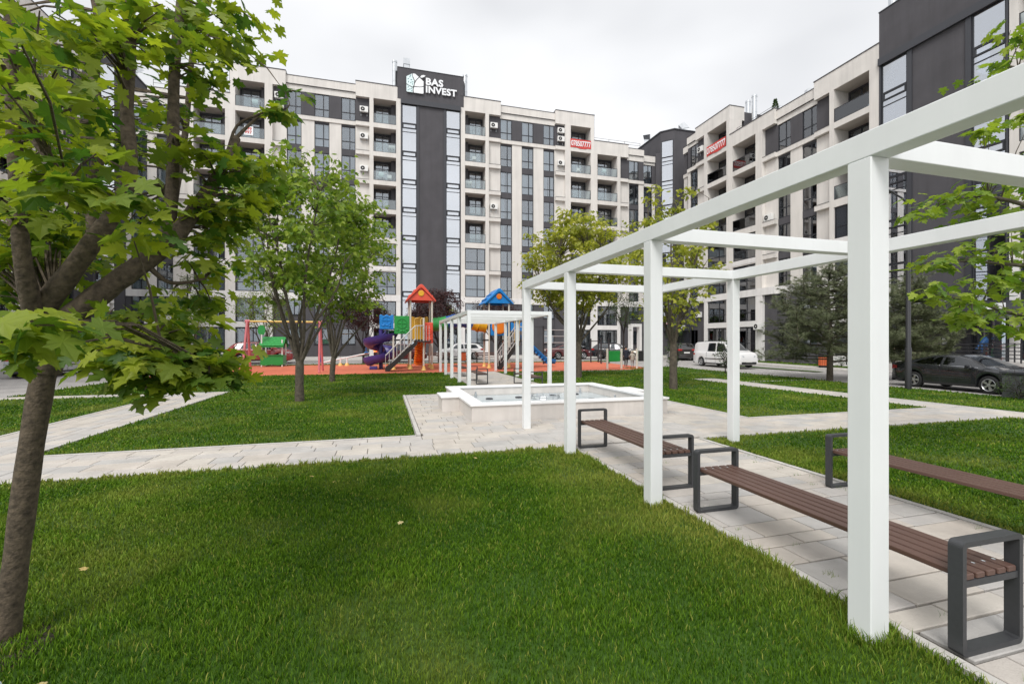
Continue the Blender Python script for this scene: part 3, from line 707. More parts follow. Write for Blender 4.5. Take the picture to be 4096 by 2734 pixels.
def flue(th, u, d, z0, z1, r=0.2):
    b = MB(); b.cyl(u, d, z0, z1-0.25, r, 14); b.cyl(u, d, z1-0.25, z1-0.05, r*1.12, 14); b.cyl(u, d, z1-0.05, z1, r*1.12, 14, r*0.4)
    z = z0+1.2
    while z < z1-0.4: b.cyl(u, d, z, z+0.04, r*1.05, 14); z += 1.1
    b.build('flue_pipe', 'steel', th, smooth=False)
# ---- central block
mainb = thing('apartment_building', 'long nine storey cream and charcoal apartment block with central stair tower behind the playground', 'building', (0, 50.2, 0))
for s in (1, -1):
    def mm(a, b): return (a, b) if s == 1 else (9.8-b, 9.8-a)
    mainb['side'] = 'R' if s == 1 else 'L'
    block(mainb, *mm(8.14, 12.72), 8, 29.2, [('open', *mm(8.62, 10.94)), ('ac', *mm(11.35, 12.72))])
    wallseg(mainb, *mm(12.72, 19.40), 8, 28.92, sorted([mm(12.76, 14.16), mm(15.32, 16.76), mm(17.98, 19.36)]))
    block(mainb, *mm(19.40, 24.35), 8, 29.2, [('ac', *mm(19.40, 20.60)), ('open', *mm(21.30, 23.90))])
    block(mainb, *mm(24.35, 28.97), 7, 26.2, [('open', *mm(24.77, 27.45)), ('ac', *mm(27.87, 28.97))])
    wallseg(mainb, *mm(28.97, 31.3), 7, 25.92, [mm(29.25, 30.6)])
    wallseg(mainb, *mm(31.3, 33.4), 7, 25.6, [mm(31.65, 32.95)], back=0.7)
    a, b = mm(24.5, 31.0); roof_rail(mainb, a, b, 26.2, 0.7)
    flue(mainb, 24.75 if s == 1 else -14.95, 1.2, 25.8, 29.9, 0.2)
    flue(mainb, 23.0 if s == 1 else -12.3, 3.2, 28.5, 29.9, 0.2)
del mainb['side']
stair_tower(mainb, 1.66, 8.13, 31.3, 27.4, (1.80, 3.34), (6.52, 8.07), (3.60, 6.24))
flue(mainb, 1.05, 0.9, 28.9, 32.4, 0.24); flue(mainb, 8.78, 0.9, 28.9, 32.1, 0.24)
MB().box(2.05,1.5,31.3,2.65,2.1,33.2).box(2.0,1.45,32.6,2.7,2.15,33.25).build('roof_vent', 'steel', mainb)
MB().box(5.6,1.2,31.3,6.0,1.6,31.8).build('roof_vent', 'dark_metal', mainb)
MB().lathe([(0.25,28.9),(0.25,29.4),(0.32,29.45),(0.32,29.6),(0.12,29.75)], -0.3, 1.5).build('roof_vent', 'steel', mainb)
# ---- wings
def wing(name, label, loc, rz, mirror):
    th = thing(name, label, 'building', loc, rz)
    def mm(a, b): return (a, b) if not mirror else (50-b, 50-a)
    th['side'] = 'L' if not mirror else 'R'
    wallseg(th, *mm(2.6, 4.25), 7, 25.3, [mm(3.2, 4.1)], back=0.7)
    wallseg(th, *mm(4.25, 6.08), 7, 25.7, [mm(4.7, 6.0)])
    block(th, *mm(6.08, 11.38), 7, 25.97, [('ac', *mm(6.08, 7.5)), ('open', *mm(8.02, 10.91))])
    block(th, *mm(11.40, 16.87), 6, 22.95, [('open', *mm(11.77, 14.72)), ('ac', *mm(15.5, 16.87))])
    wallseg(th, *mm(16.87, 20.81), 6, 22.75, sorted([mm(16.92, 18.25), mm(19.4, 20.76)]))
    block(th, *mm(20.81, 25.90), 6, 23.1, [('ac', *mm(20.81, 22.15)), ('open', *mm(22.52, 25.22))])
    sg = [mm(26.05, 27.68), mm(31.2, 32.75)]; sg.sort()
    a, b = mm(25.92, 32.86)
    stair_tower(th, a, b, 25.2, 21.35, sg[0], sg[1], mm(28.0, 30.9), over=0.0)
    block(th, *mm(32.9, 37.6), 6, 23.1, [('open', *mm(33.3, 36.0)), ('ac', *mm(36.4, 37.6))])
    a, b = mm(11.6, 16.6); roof_rail(th, a, b, 22.95, 0.7)
    def m1(u): return u if not mirror else 50-u
    flue(th, m1(12.6), 1.9, 22.5, 26.6, 0.24); flue(th, m1(10.6), 3.0, 25.5, 27.2, 0.24)
    for u in (18.6, 15.6): MB().lathe([(0.55,22.6),(0.3,23.2),(0.24,23.6),(0.34,23.65),(0.34,23.85),(0.15,24.0)], m1(u), 2.0).build('roof_vent', 'steel', th)
    flue(th, m1(26.4), 0.6, 25.0, 26.6, 0.26)
    del th['side']; return th
rightb = wing('apartment_building', 'cream and charcoal apartment wing with dark stair tower at the right edge of the photo', (33.8, 50, 0), -math.pi/2, False)
leftb = wing('apartment_building', 'cream apartment wing mostly hidden behind the near maple at the left edge', (-24.0, 0, 0), math.pi/2, True)
# ---- corner stair towers
def corner(name, label, s):
    th = thing(name, label, 'building', (0, 0, 0))
    def X(x): return x if s == 1 else 9.8-x
    prof = [(X(33.85), 58.5), (X(33.85), 50.75), (X(35.0), 49.5), (X(40), 49.5), (X(40), 58.5)]
    MB().prism_z(prof, 21.0 if False else 0, 28.5).build('dark_wall', 'dark_plaster', th)
    MB().prism_z([(X(33.35),52.2),(X(33.35),51.0),(X(33.9),50.8),(X(34.4),50.2),(X(34.6),52.2)], 0, 25.9).build('side_wall', 'dark_plaster', th)
    MB().prism_z([(X(33.75), 58.6), (X(33.75), 50.70), (X(34.96), 49.4), (X(40.1), 49.4), (X(40.1), 58.6)], 28.5, 28.62).build('roof_cap', 'dark_metal', th)
    # glazing on the chamfer
    p, q = Vector((X(33.85), 50.75, 0)), Vector((X(35.0), 49.5, 0))
    if s == -1: p, q = q, p
    e = bpy.data.objects.new('stair_glazing', None)
    d = (q-p).normalized(); L = (q-p).length
    g = MB(); hold = mobj('glazing_frame', MB().box(0.12,-0.06,1.0,0.18,-0.01,27.3).box(L-0.18,-0.06,1.0,L-0.12,-0.01,27.3).box(0.18,-0.06,27.2,L-0.18,-0.01,27.3).mesh('glazing_frame','frame'), th, tuple(p), math.atan2(d.y, d.x))
    z = 27.2
    while z > 4:
        for a, b in ((z-1.95, z), (z-2.5, z-2.1), (z-2.95, z-2.6)):
            mobj('pane', MB().box(0.2,-0.04,max(a, 1.0),L-0.2,-0.025,b).mesh('pane', 'stair_glass'), hold)
            mobj('mullion', MB().box(0.18,-0.07,a-0.05,L-0.18,-0.02,a).mesh('mullion', 'frame'), hold)
        z -= 3.02
    bpy.data.objects.remove(e)
    # slanted duct outlets on the roof
    for (x, y, r) in ((X(34.6), 55.0, 0.9), (X(37.5), 50.6, -0.6)):
        b = MB().box(-0.35,-0.35,0,0.35,0.35,0.9).loft([[(-0.4,-0.4,0.7),(0.4,-0.4,0.7),(0.4,0.4,0.9),(-0.4,0.4,0.9)],[(-0.9*s,-0.45,1.2),(-0.2*s,-0.45,1.5),(-0.2*s,0.45,1.5),(-0.9*s,0.45,1.2)]])
        b.build('roof_duct', 'steel', th, loc=(x, y, 28.6), rot=r)
    return th
corner('stair_tower', 'charcoal corner stair tower with chamfered glazing between main block and right wing', 1)
corner('stair_tower', 'charcoal corner stair tower between main block and left wing behind the trees', -1)

# ---- things on the facades
def ac_unit(x, y, z, rz, label):
    th = thing('air_conditioner', label, 'air conditioner', (x, y, z), rz, 'air conditioner units on the facades')
    MB().bevbox(-0.42,-0.32,0,0.42,0,0.6,0.015).build('casing', 'ac_white', th)
    f = MB(); f.loft([[(-0.12+r*math.cos(2*math.pi*k/20), yy, 0.30+r*math.sin(2*math.pi*k/20)) for k in range(20)] for r, yy in ((0.24,-0.322),(0.24,-0.335),(0.22,-0.335),(0.22,-0.324))], cap=False); f.build('fan_ring', 'ac_white', th)
    g = MB().loft([[(-0.12+r*math.cos(2*math.pi*k/20), -0.326, 0.30+r*math.sin(2*math.pi*k/20)) for k in range(20)] for r in (0.215, 0.001)], cap=False); g.build('fan', 'black', th)
    MB().loft([[(-0.12+r*math.cos(2*math.pi*k/12), yy, 0.30+r*math.sin(2*math.pi*k/12)) for k in range(12)] for r, yy in ((0.06,-0.328),(0.05,-0.34))]).build('fan_hub', 'ac_white', th)
    for u in (-0.3, 0.3): MB().box(u-.02,-0.34,-0.04,u+.02,0.06,0).box(u-.02,0.02,-0.3,u+.02,0.06,-0.04).build('bracket', 'steel', th)
    return th
yw = 50.2+SB-0.02
def acm(x, z, lab): ac_unit(x, yw-0.03, z, 0, lab)
acm(11.95, 26.1, 'white air conditioner on dark wall at top floor just right of the central tower')
acm(20.1, 26.55, 'upper white air conditioner of the stacked pair on the top floor right of the tower')
acm(20.1, 25.55, 'lower white air conditioner of the stacked pair on the top floor right of the tower')
acm(20.1, 22.7, 'white air conditioner one floor below the stacked pair on cream wall')
acm(11.95, 16.9, 'white air conditioner on cream wall at middle height right of the tower')
acm(-2.1, 26.0, 'white air conditioner on dark wall at top floor left of the central tower')
acm(-2.1, 23.2, 'white air conditioner on cream wall one floor below the top left of the tower')
acm(-2.1, 19.8, 'white air conditioner on cream wall two floors below the top left of the tower')
acm(-10.2, 26.3, 'upper white air conditioner on the far left top floor behind the bare twig')
acm(-10.2, 25.3, 'lower white air conditioner on the far left top floor behind the bare twig')
def acr(y, z, lab, dx=0): ac_unit(33.8+SB-0.05+dx, y, z, -math.pi/2, lab)
acr(43.2, 23.0, 'white air conditioner beside the red banner of the right wing')
acr(33.9, 12.95, 'white air conditioner on a cream ledge of the right wing behind the pergola')
acr(34.6, 3.0, 'white air conditioner low on the right wing behind the pine', -0.5)
acr(43.6, 4.6, 'white air conditioner above the white van on dark shutter wall')
ac_unit(-24.0+0.6, 42.3, 11.2, math.pi/2, 'white air conditioner on the left wing behind the near maple')
# banners
def banner(x, y, z, rz, w, h, label):
    th = thing('banner', label, 'banner', (x, y, z), rz)
    b = MB(); n = 14
    for i in range(n):
        a, c = w*i/n, w*(i+1)/n; ya, yc = 0.02*math.sin(i*1.7), 0.02*math.sin((i+1)*1.7)
        za, zc = 0.06*math.sin(i*0.6), 0.06*math.sin((i+1)*0.6)
        b.quad((a,ya,za),(c,yc,zc),(c,yc,h),(a,ya,h))
    b.build('cloth', 'banner_red', th)
    me = text_mesh('078507777', h*0.86, 0.004, 0.012, mat='sign_white', spacing=0.93)
    xs = [v.co.x for v in me.vertices]; ww = max(xs)-min(xs)
    mobj('lettering', me, th, (0.06, -0.035, h*0.22), (math.pi/2, 0, 0), scale=((w-0.12)/ww, 1, 1))
banner(21.25, 50.16, 24.95, 0, 2.65, 1.05, 'red banner with white phone number 078507777 on the top floor balcony of the main block')
banner(33.75, 42.0, 21.95, -math.pi/2, 2.9, 1.05, 'red banner with white phone number 078507777 on the right wing balcony')
th = thing('notice', 'white notice with red digits 899 997 on the upper left balcony glass', 'notice', (-13.3, 50.16, 22.3))
MB().box(0,0,-0.1,0.8,0.01,0.78).build('board', 'sign_white', th)
me = text_mesh('899\n997', 0.42, 0.003, 0.008, mat='banner_red', line=0.85); mobj('lettering', me, th, (0.04, -0.01, 0.40), (math.pi/2, 0, 0))
# roof sign
sg = thing('roof_sign', 'white sign reading BAS INVEST with leafy house emblem on the central tower', 'sign', (0, 50.10, 0))
def fit(txt, x0, x1, z0, z1):
    me = text_mesh(txt, 1.0, 0.05, 0.035, mat='sign_white', spacing=1.06); xs = [v.co.x for v in me.vertices]; ys = [v.co.y for v in me.vertices]
    sx, sy = (x1-x0)/(max(xs)-min(xs)), (z1-z0)/(max(ys)-min(ys))
    mobj('lettering', me, sg, (x0-min(xs)*sx, -0.06, z0-min(ys)*sy), (math.pi/2, 0, 0), scale=(sx, sy, 1))
fit('BAS', 4.30, 6.18, 29.68, 30.46); fit('INVEST', 4.30, 7.66, 28.84, 29.60)
def emb(pts, m, y0=-0.10, y1=-0.02, nm='emblem_panel'):
    MB().prism_y([(2.25+1.80*a, 28.66+2.04*b) for a, b in pts], y0, y1).build(nm, m, sg)
emb([(0.0,0.42),(0.0,0.80),(0.32,0.98),(0.36,0.78),(0.46,0.60),(0.42,0.38),(0.38,0.30),(0.18,0.34)], 'sign_pale')
emb([(0.0,0.37),(0.0,0.04),(0.04,0.0),(0.36,0.0),(0.36,0.12),(0.38,0.25),(0.2,0.29)], 'sign_pale')
emb([(0.36,0.99),(0.50,1.0),(0.72,0.86),(0.60,0.74),(0.50,0.62),(0.44,0.74),(0.38,0.86)], 'sign_white')
emb([(0.76,0.83),(1.0,0.66),(1.0,0.42),(0.8,0.36),(0.46,0.34),(0.48,0.46),(0.56,0.62),(0.66,0.74)], 'sign_white')
emb([(0.42,0.0),(0.96,0.0),(1.0,0.04),(1.0,0.37),(0.8,0.32),(0.44,0.29),(0.41,0.14)], 'sign_white')
emb([(0.80,0.86),(0.90,0.84),(1.03,0.90),(1.12,0.98),(1.0,1.0),(0.88,0.97)], 'sign_white', nm='emblem_leaf')
for (a, b, r) in ((0.1,0.68,.6),(0.2,0.80,1.0),(0.28,0.66,.3),(0.12,0.53,1.2),(0.25,0.5,.9),(0.36,0.55,.2),(0.35,0.44,1.3),(0.24,0.88,.4),(0.1,0.25,.8),(0.2,0.15,.3),(0.3,0.2,1.1),(0.1,0.1,.5),(0.29,0.07,.9)):
    c = [(0.055,0),(0,0.03),(-0.055,0),(0,-0.03)]
    emb([(a+x*math.cos(r)-y*math.sin(r), b+x*math.sin(r)+y*math.cos(r)) for x, y in c], 'sign_leaf', -0.112, -0.101, 'emblem_leaf')

# things kept on the balconies
def storage_cabinet(x, z, label, y=50.75):
    th = thing('storage_cabinet', label, 'cabinet', (x, y, z), 0, 'things on the balconies')
    MB().bevbox(-.35,-.2,0,.35,.2,.95,.01).build('carcass', 'ac_white', th)
    for u in (-.33, .01): MB().box(u,-.215,.04,u+.32,-.2,.91).build('door', 'ac_white', th); MB().box(u+.14,-.235,.45,u+.18,-.216,.6).build('handle', 'dark_rail', th)
def drying_rack(x, z, label, y=50.8):
    th = thing('drying_rack', label, 'drying rack', (x, y, z), 0, 'things on the balconies')
    for s in (-.5, .5): MB().tube([(s,-.25,0),(s,.2,1.0)],.012,6).build('leg', 'ac_white', th); MB().tube([(s,.25,0),(s,-.2,1.0)],.012,6).build('leg', 'ac_white', th)
    for k in range(6): MB().tube([(-.5,-.2+k*.08,1.0),(.5,-.2+k*.08,1.0)],.006,5).build('rung', 'ac_white', th)
    MB().box(-.3,-.21,.45,.2,-.2,1.02).build('towel', 'sign_pale', th)
def balcony_chair(x, z, label, y=50.8):
    th = thing('balcony_chair', label, 'chair', (x, y, z), 0, 'things on the balconies')
    MB().box(-.22,-.22,.42,.22,.22,.46).build('seat', 'ac_white', th); MB().box(-.22,.19,.46,.22,.22,.95).build('backrest', 'ac_white', th)
    for u in (-.2, .17):
        for v in (-.2, .17): MB().box(u,v,0,u+.03,v+.03,.42).build('leg', 'ac_white', th)
storage_cabinet(.75, LV(7), 'white cabinet on the balcony left of the tower, second floor from the top')
drying_rack(-.3, LV(6), 'drying rack on the balcony left of the tower, third floor from the top')
balcony_chair(.5, LV(6), 'white chair on the balcony left of the tower beside a drying rack')
balcony_chair(9.8, LV(7), 'white chair on the balcony right of the tower, second floor from the top')
storage_cabinet(9.1, LV(6), 'white cabinet on the balcony right of the tower, third floor from the top')
drying_rack(25.9, LV(7), 'drying rack with towel on the upper balcony at the right end of the main block')
drying_rack(-12.4, LV(8), 'drying rack with towel on the top balcony at the left end of the main block')
balcony_chair(22.6, LV(7), 'white chair on the balcony just below the red banner of the main block')
# ================================================================== pergolas
PH = 3.14; PW = 0.15
def pergola(label, xl, xr, ys, group):
    th = thing('pergola', label, 'pergola', ((xl+xr+PW)/2, (ys[0]+ys[-1])/2, 0)); ox, oy = th.location.x, th.location.y
    zb = PH-0.16
    y0, y1 = min(ys)-0.002, max(ys)+PW+0.002
    post = MB().bevbox(0,0,-0.1,PW,PW,zb,0.006).mesh('post', 'white_paint')
    for x in (xl, xr):
        for y in ys: mobj('post', post, th, (x-ox, y-oy, 0))
        MB().box(0,0,0,PW,y1-y0,0.16).build('beam', 'white_paint', th, loc=(x-ox, y0-oy, zb), bevel=0.006)
    cb = MB().box(0,0,0,xr-xl-PW,PW*0.94,0.152).mesh('crossbeam', 'white_paint')
    for y in ys: mobj('crossbeam', cb, th, (xl+PW-ox, y+0.003-oy, zb+0.004), bevel=0.005)
    return th
pergola('near white steel pergola with square posts standing over the brown slatted benches', 2.84, 6.05, [-0.30, 2.07, 4.44, 6.83, 9.20], 'pergolas')
farp = pergola('far white steel pergola between the fountain and the playground', 3.22, 6.70, [18.2, 20.65, 23.1, 25.55, 28.0], 'pergolas')

# ================================================================== benches
def rrect(w, h, r, n=5):
    pts = []
    for cx, cz, a0 in ((w/2-r, h-r, 0), (-w/2+r, h-r, 90), (-w/2+r, r, 180), (w/2-r, r, 270)):
        for k in range(n+1):
            a = math.radians(a0+90*k/n); pts.append((cx+r*math.cos(a), cz+r*math.sin(a)))
    return pts
BW, BHt, BL, FD, FT = 0.53, 0.67, 2.40, 0.075, 0.032
def bench_frame_mesh():
    o = rrect(BW, BHt, 0.035); i = [(x, z+FT) for x, z in rrect(BW-2*FT, BHt-2*FT, 0.012)]
    b = MB(); n = len(o)
    b.loft([[(x, -FD/2, z) for x, z in o], [(x, FD/2, z) for x, z in o], [(x, FD/2, z) for x, z in i], [(x, -FD/2, z) for x, z in i], [(x, -FD/2, z) for x, z in o]], cap=False)
    return b.mesh('frame', 'bench_steel')
_bf = bench_frame_mesh()
_bs = MB().bevbox(-0.0365, 0, -0.036, 0.0365, BL-0.02, 0, 0.005).mesh('slat', 'slat_brown')
_bb = MB().lathe([(0.012,0),(0.012,0.004),(0.004,0.006)], n=8).mesh('bolt', 'chrome')
_bc = MB().box(-BW/2+FT, -0.03, -0.075, BW/2-FT, 0.03, -0.036).mesh('crossbar', 'bench_steel')
def bench(x, y, label, z=0.012, group='slatted benches'):
    th = thing('bench', label, 'bench', (x, y, z), 0, group); sz = 0.475
    mobj('frame', _bf, th, (0, FD/2, 0)); mobj('frame', _bf, th, (0, BL-FD/2, 0))
    for yy in (FD/2, BL-FD/2): mobj('crossbar', _bc, th, (0, yy, sz))
    for i in range(5):
        u = (i-2)*0.0925; s = mobj('slat', _bs, th, (u, 0.01, sz))
        for yy in (0.09, BL-0.11): mobj('bolt', _bb, s, (0, yy, 0))
    return th
bench(3.50, 1.84, 'dark brown slatted bench with steel frame nearest the camera at lower right')
bench(3.50, 4.92, 'dark brown slatted bench between the second and third pergola posts facing the path')
bench(5.66, 2.10, 'dark brown slatted bench on the far right side of the near path against the grass')
bench(4.08, 19.4, 'slatted bench on left side under the far pergola nearest the fountain')
bench(4.06, 24.2, 'slatted bench on left side under the far pergola nearest the playground')
bench(5.78, 17.05, 'slatted bench on right side under the far pergola behind the fountain')

# ================================================================== fountain
ft = thing('fountain', 'low white rectangular fountain basin with shallow water on the paved plaza', 'fountain', (4.49, 12.5, 0))
fx0, fx1, fy0, fy1 = -2.57, 2.57, -2.22, 2.22; wt = 0.27
for nm, a in (('wall', (fx0,fy0,-0.02,fx1,fy0+wt,0.375)), ('wall', (fx0,fy1-wt,-0.02,fx1,fy1,0.375)), ('wall', (fx0,fy0+wt,-0.02,fx0+wt,fy1-wt,0.375)), ('wall', (fx1-wt,fy0+wt,-0.02,fx1,fy1-wt,0.375))):
    MB().box(*a).build(nm, 'basin_render', ft)
e = 0.035; cw = 0.345
for a in ((fx0-e,fy0-e,fx1+e,fy0-e+cw),(fx0-e,fy1+e-cw,fx1+e,fy1+e),(fx0-e,fy0-e+cw+.002,fx0-e+cw,fy1+e-cw-.002),(fx1+e-cw,fy0-e+cw+.002,fx1+e,fy1+e-cw-.002)):
    MB().box(a[0],a[1],0.375,a[2],a[3],0.42).build('coping', 'basin_cap', ft, bevel=0.004)
for s in (-1, 1):
    xa, xb = sorted((s*2.57, s*3.03)); MB().box(xa+(.001 if s>0 else 0),-0.46,-0.02,xb-(0.001 if s<0 else 0),0.46,0.375).build('side_block', 'basin_render', ft)
    xa, xb = sorted((s*(2.57+e+.001), s*(3.03+e))); MB().box(xa,-0.50,0.375,xb,0.50,0.418).build('side_coping', 'basin_cap', ft, bevel=0.004)
MB().box(fx0+wt,fy0+wt,0.0,fx1-wt,fy1-wt,0.12).build('basin_floor', 'basin_floor', ft)
MB().quad((fx0+wt,fy0+wt,0.145),(fx1-wt,fy0+wt,0.145),(fx1-wt,fy1-wt,0.145),(fx0+wt,fy1-wt,0.145)).build('water', 'water', ft)
rg = MB(); rr = 0.43
for (q, zz) in ((rr, 0.235), (rr*0.96, 0.30)):
    rg.tube([(q*math.cos(2*math.pi*k/40), q*math.sin(2*math.pi*k/40), zz) for k in range(41)], 0.013, 6)
ring = rg.build('nozzle_ring', 'steel', ft)
for k in range(14):
    a = 2*math.pi*k/14; MB().cyl(rr*math.cos(a), rr*math.sin(a), 0.22, 0.30, 0.014, 8).cyl(rr*math.cos(a), rr*math.sin(a), 0.30, 0.38, 0.010, 8, 0.003).build('jet', 'steel', ring)
for (x, y) in ((-1.75,1.5),(1.9,1.75),(2.05,-0.4),(-1.3,-1.6)): MB().lathe([(0.045,0.12),(0.045,0.22),(0.03,0.23),(0.03,0.29),(0.018,0.30)], x, y, 12).build('nozzle', 'steel', ft)
for (x, y) in ((-1.45,0.9),(-0.5,1.0),(-0.9,-0.1),(0.7,1.2),(1.5,0.0),(1.55,1.35),(0.1,-1.2)): MB().lathe([(0.11,0.12),(0.11,0.155),(0.085,0.165)], x, y, 14).build('lamp_cover', 'dark_metal', ft)

# ================================================================== playground
def tube_part(name, pts, r, m, th, n=8, smooth=True): return smooth_angle(MB().tube(pts, r, n).build(name, m, th), 50)
ps = thing('play_structure', 'large colourful play structure with red and blue roofed towers, slides and tunnel', 'play structure', (0, 0, gz(31)))
def ppost(x, y, h, col='pole_cream'):
    p = smooth_angle(MB().cyl(x, y, 0.0, h, 0.06, 12).build('post', col, ps), 50)
    smooth_angle(MB().lathe([(0.16,0),(0.15,0.06),(0.11,0.10),(0.10,0.2),(0.075,0.22),(0.07,0.3)], x, y, 14).build('post_foot', 'pole_yellow', p), 40); return p
def gable(x0, x1, xp, y0, y1, ze, zp, m, md):
    t = 0.16
    # sloping roof shells with rounded ridge
    prof = [(x0-0.05, ze-0.05), (x0+0.02, ze-0.12), (xp-0.1, zp-0.30), (xp, zp-0.24), (xp+0.1, zp-0.30), (x1-0.02, ze-0.12), (x1+0.05, ze-0.05), (xp+0.14, zp-0.06), (xp+0.06, zp), (xp-0.06, zp), (xp-0.14, zp-0.06)]
    r = smooth_angle(MB().prism_y(prof, y0, y1).build('roof', m, ps, bevel=0.03), 60)
    MB().prism_y([(x0+0.12, ze-0.04), (x1-0.12, ze-0.04), (xp, zp-0.26)], y0+0.10, y0+0.16).build('gable_panel', m, r)
    MB().prism_y([(x0+0.12, ze-0.04), (x1-0.12, ze-0.04), (xp, zp-0.26)], y1-0.16, y1-0.10).build('gable_panel', m, r)
    d = MB().loft([[(xp+q*math.cos(2*math.pi*k/18), y, ze+0.42+q*math.sin(2*math.pi*k/18)) for k in range(18)] for q, y in ((0.19,y0+0.10),(0.19,y0+0.06),(0.15,y0+0.05))])
    d.build('gable_disc', md, r)
    for f in (0.28, 0.62):       # raised ribs across the slopes
        for s in (-1, 1):
            xe = x0 if s < 0 else x1; xa = xe+(xp-xe)*f; za = ze-0.05+(zp-ze)*f
            MB().box(xa-0.12, y0+0.25, za-0.05, xa+0.12, y1-0.25, za+0.10).build('roof_ridge', m, r, bevel=0.04)
for (x, y) in ((1.63,30.5),(3.02,30.45),(1.60,32.1),(3.02,32.1)): ppost(x, y, 4.6)
gable(1.36, 3.24, 2.30, 30.2, 32.4, 4.55, 5.55, 'plastic_red', 'plastic_yellow')
for (x, y) in ((6.9,30.5),(8.3,30.45),(6.9,32.1),(8.3,32.1)): ppost(x, y, 4.5)
gable(6.55, 8.55, 7.56, 30.2, 32.4, 4.48, 5.45, 'plastic_blue', 'plastic_orange')
ppost(2.36, 29.0, 3.3); ppost(0.55, 30.5, 2.2); ppost(0.55, 32.1, 2.2)
for x0, x1 in ((0.5, 3.1), (6.8, 9.2)):
    MB().box(x0, 30.45, 1.86, x1, 32.15, 1.96).build('deck', 'step_dark', ps)
def molded(name, x0, x1, y, z0, z1, m, deco=True, wave=False, seed=1):
    R = random.Random(seed); b = MB()
    if wave:
        n = 12; top = [(x0+(x1-x0)*i/n, z1+0.05*math.sin(i*1.3)) for i in range(n+1)]
        b.prism_y([(x0, z0), (x1, z0)] + top[::-1], y, y+0.08)
    else: b.bevbox(x0, y, z0, x1, y+0.08, z1, 0.03)
    o = b.build(name, m, ps, bevel=0.015)
    if deco:
        cx, cz, r = (x0+x1)/2, (z0+z1)/2+0.1, min(x1-x0, z1-z0)*0.32
        d = MB(); d.tube([(cx+r*math.cos(2*math.pi*k/24), y-0.005, cz+r*math.sin(2*math.pi*k/24)) for k in range(25)], 0.035, 6)
        d.build('relief_ring', m, o); MB().tube([(cx-r, y-0.005, cz), (cx+r, y-0.005, cz)], 0.03, 6).build('relief_bar', m, o); MB().tube([(cx, y-0.005, cz-r), (cx, y-0.005, cz+r)], 0.03, 6).build('relief_bar', m, o)
        for k in range(7):
            x, z, q = R.uniform(x0+.15, x1-.15), R.uniform(z0+0.1, z0+0.3), R.uniform(0.05, 0.1)
            smooth_angle(MB().loft([[(x+q*c*math.cos(2*math.pi*j/10), y-d_, z+q*c*0.8*math.sin(2*math.pi*j/10)) for j in range(10)] for c, d_ in ((1,-0.01),(0.8,0.03),(0.3,0.045))]).build('relief_boss', m, o), 60)
    return o
molded('side_panel', 0.60, 1.56, 30.44, 2.30, 3.48, 'plastic_green', seed=2)
molded('side_panel', -0.32, 0.56, 30.60, 2.62, 3.52, 'plastic_blue', wave=True, seed=3)
molded('rear_arch', 1.72, 2.92, 32.06, 1.96, 3.50, 'plastic_yellow', deco=False, wave=True)
molded('activity_panel', 2.42, 2.96, 29.2, 1.70, 3.02, 'plastic_red', seed=5)
molded('round_panel', 7.0, 8.2, 30.42, 2.22, 3.3, 'plastic_blue', deco=False)
MB().loft([[(7.6+q*math.cos(2*math.pi*k/24), y, 2.85+q*math.sin(2*math.pi*k/24)) for k in range(24)] for q, y in ((0.52,30.42),(0.52,30.37),(0.44,30.34))]).build('round_disc', 'plastic_orange', ps)
molded('wave_panel', 8.42, 9.3, 30.4, 2.55, 3.1, 'plastic_blue', deco=False, wave=True)
molded('activity_panel', 9.25, 9.62, 29.2, 2.2, 3.3, 'plastic_red', seed=6)
# tunnel of coloured shells
tp = [(3.05,31.3,2.95),(3.6,31.3,3.0),(4.1,31.3,3.08),(4.6,31.3,3.22),(5.1,31.3,3.28),(5.5,31.3,3.22),(5.9,31.3,3.1),(6.3,31.3,2.98),(6.85,31.3,2.92)]
for i, m in ((0,'plastic_green'),(1,'plastic_green'),(2,'plastic_navy'),(3,'plastic_navy'),(4,'plastic_navy'),(5,'plastic_navy'),(6,'plastic_yellow'),(7,'plastic_yellow')):
    a, b = Vector(tp[i]), Vector(tp[i+1]); q = [a, a+(b-a)*.1, a+(b-a)*.12, a+(b-a)*.88, a+(b-a)*.9, b]
    smooth_angle(MB().tube(q, [0.50,0.50,0.46,0.46,0.50,0.50], 20).build('tunnel_shell', m, ps), 40)
# spiral slide
def trough(name, path, m, r=0.36, wall=0.30, z_out=None):
    """open channel swept along path; path items: (point, right vector)"""
    b = MB(); rings = []
    for p, side in path:
        p = Vector(p); side = Vector(side).normalized(); up = Vector((0,0,1)); ring = []
        for k in range(9):
            a = math.pi*(k/8); ring.append(p + side*(-math.cos(a)*r) + up*((1-math.sin(a))*wall))
        t = 0.05
        for k in range(8, -1, -1):
            a = math.pi*(k/8); ring.append(p + side*(-math.cos(a)*(r+t)) + up*((1-math.sin(a))*wall - t*math.sin(a)*1.2 + (0.02 if k in (0,8) else 0)))
        rings.append(ring)
    b.loft(rings); return smooth_angle(b.build(name, m, ps), 55)
sp = []; cx, cy, R0 = -0.24, 31.3, 0.70
N = 40
for i in range(N+1):
    f = i/N; a = math.radians(20 - 545*f); z = 2.12 - 1.85*f
    sp.append(((cx+R0*math.cos(a), cy+R0*math.sin(a), z), (math.cos(a), math.sin(a), 0)))
trough('spiral_slide', sp, 'plastic_purple', 0.40, 0.46)
smooth_angle(MB().cyl(cx, cy, 0, 2.6, 0.13, 14).build('slide_column', 'plastic_purple', ps), 50)
MB().box(-0.95, 30.6, 0, -0.45, 31.0, 0.22).build('slide_foot', 'plastic_purple', ps, bevel=0.05)
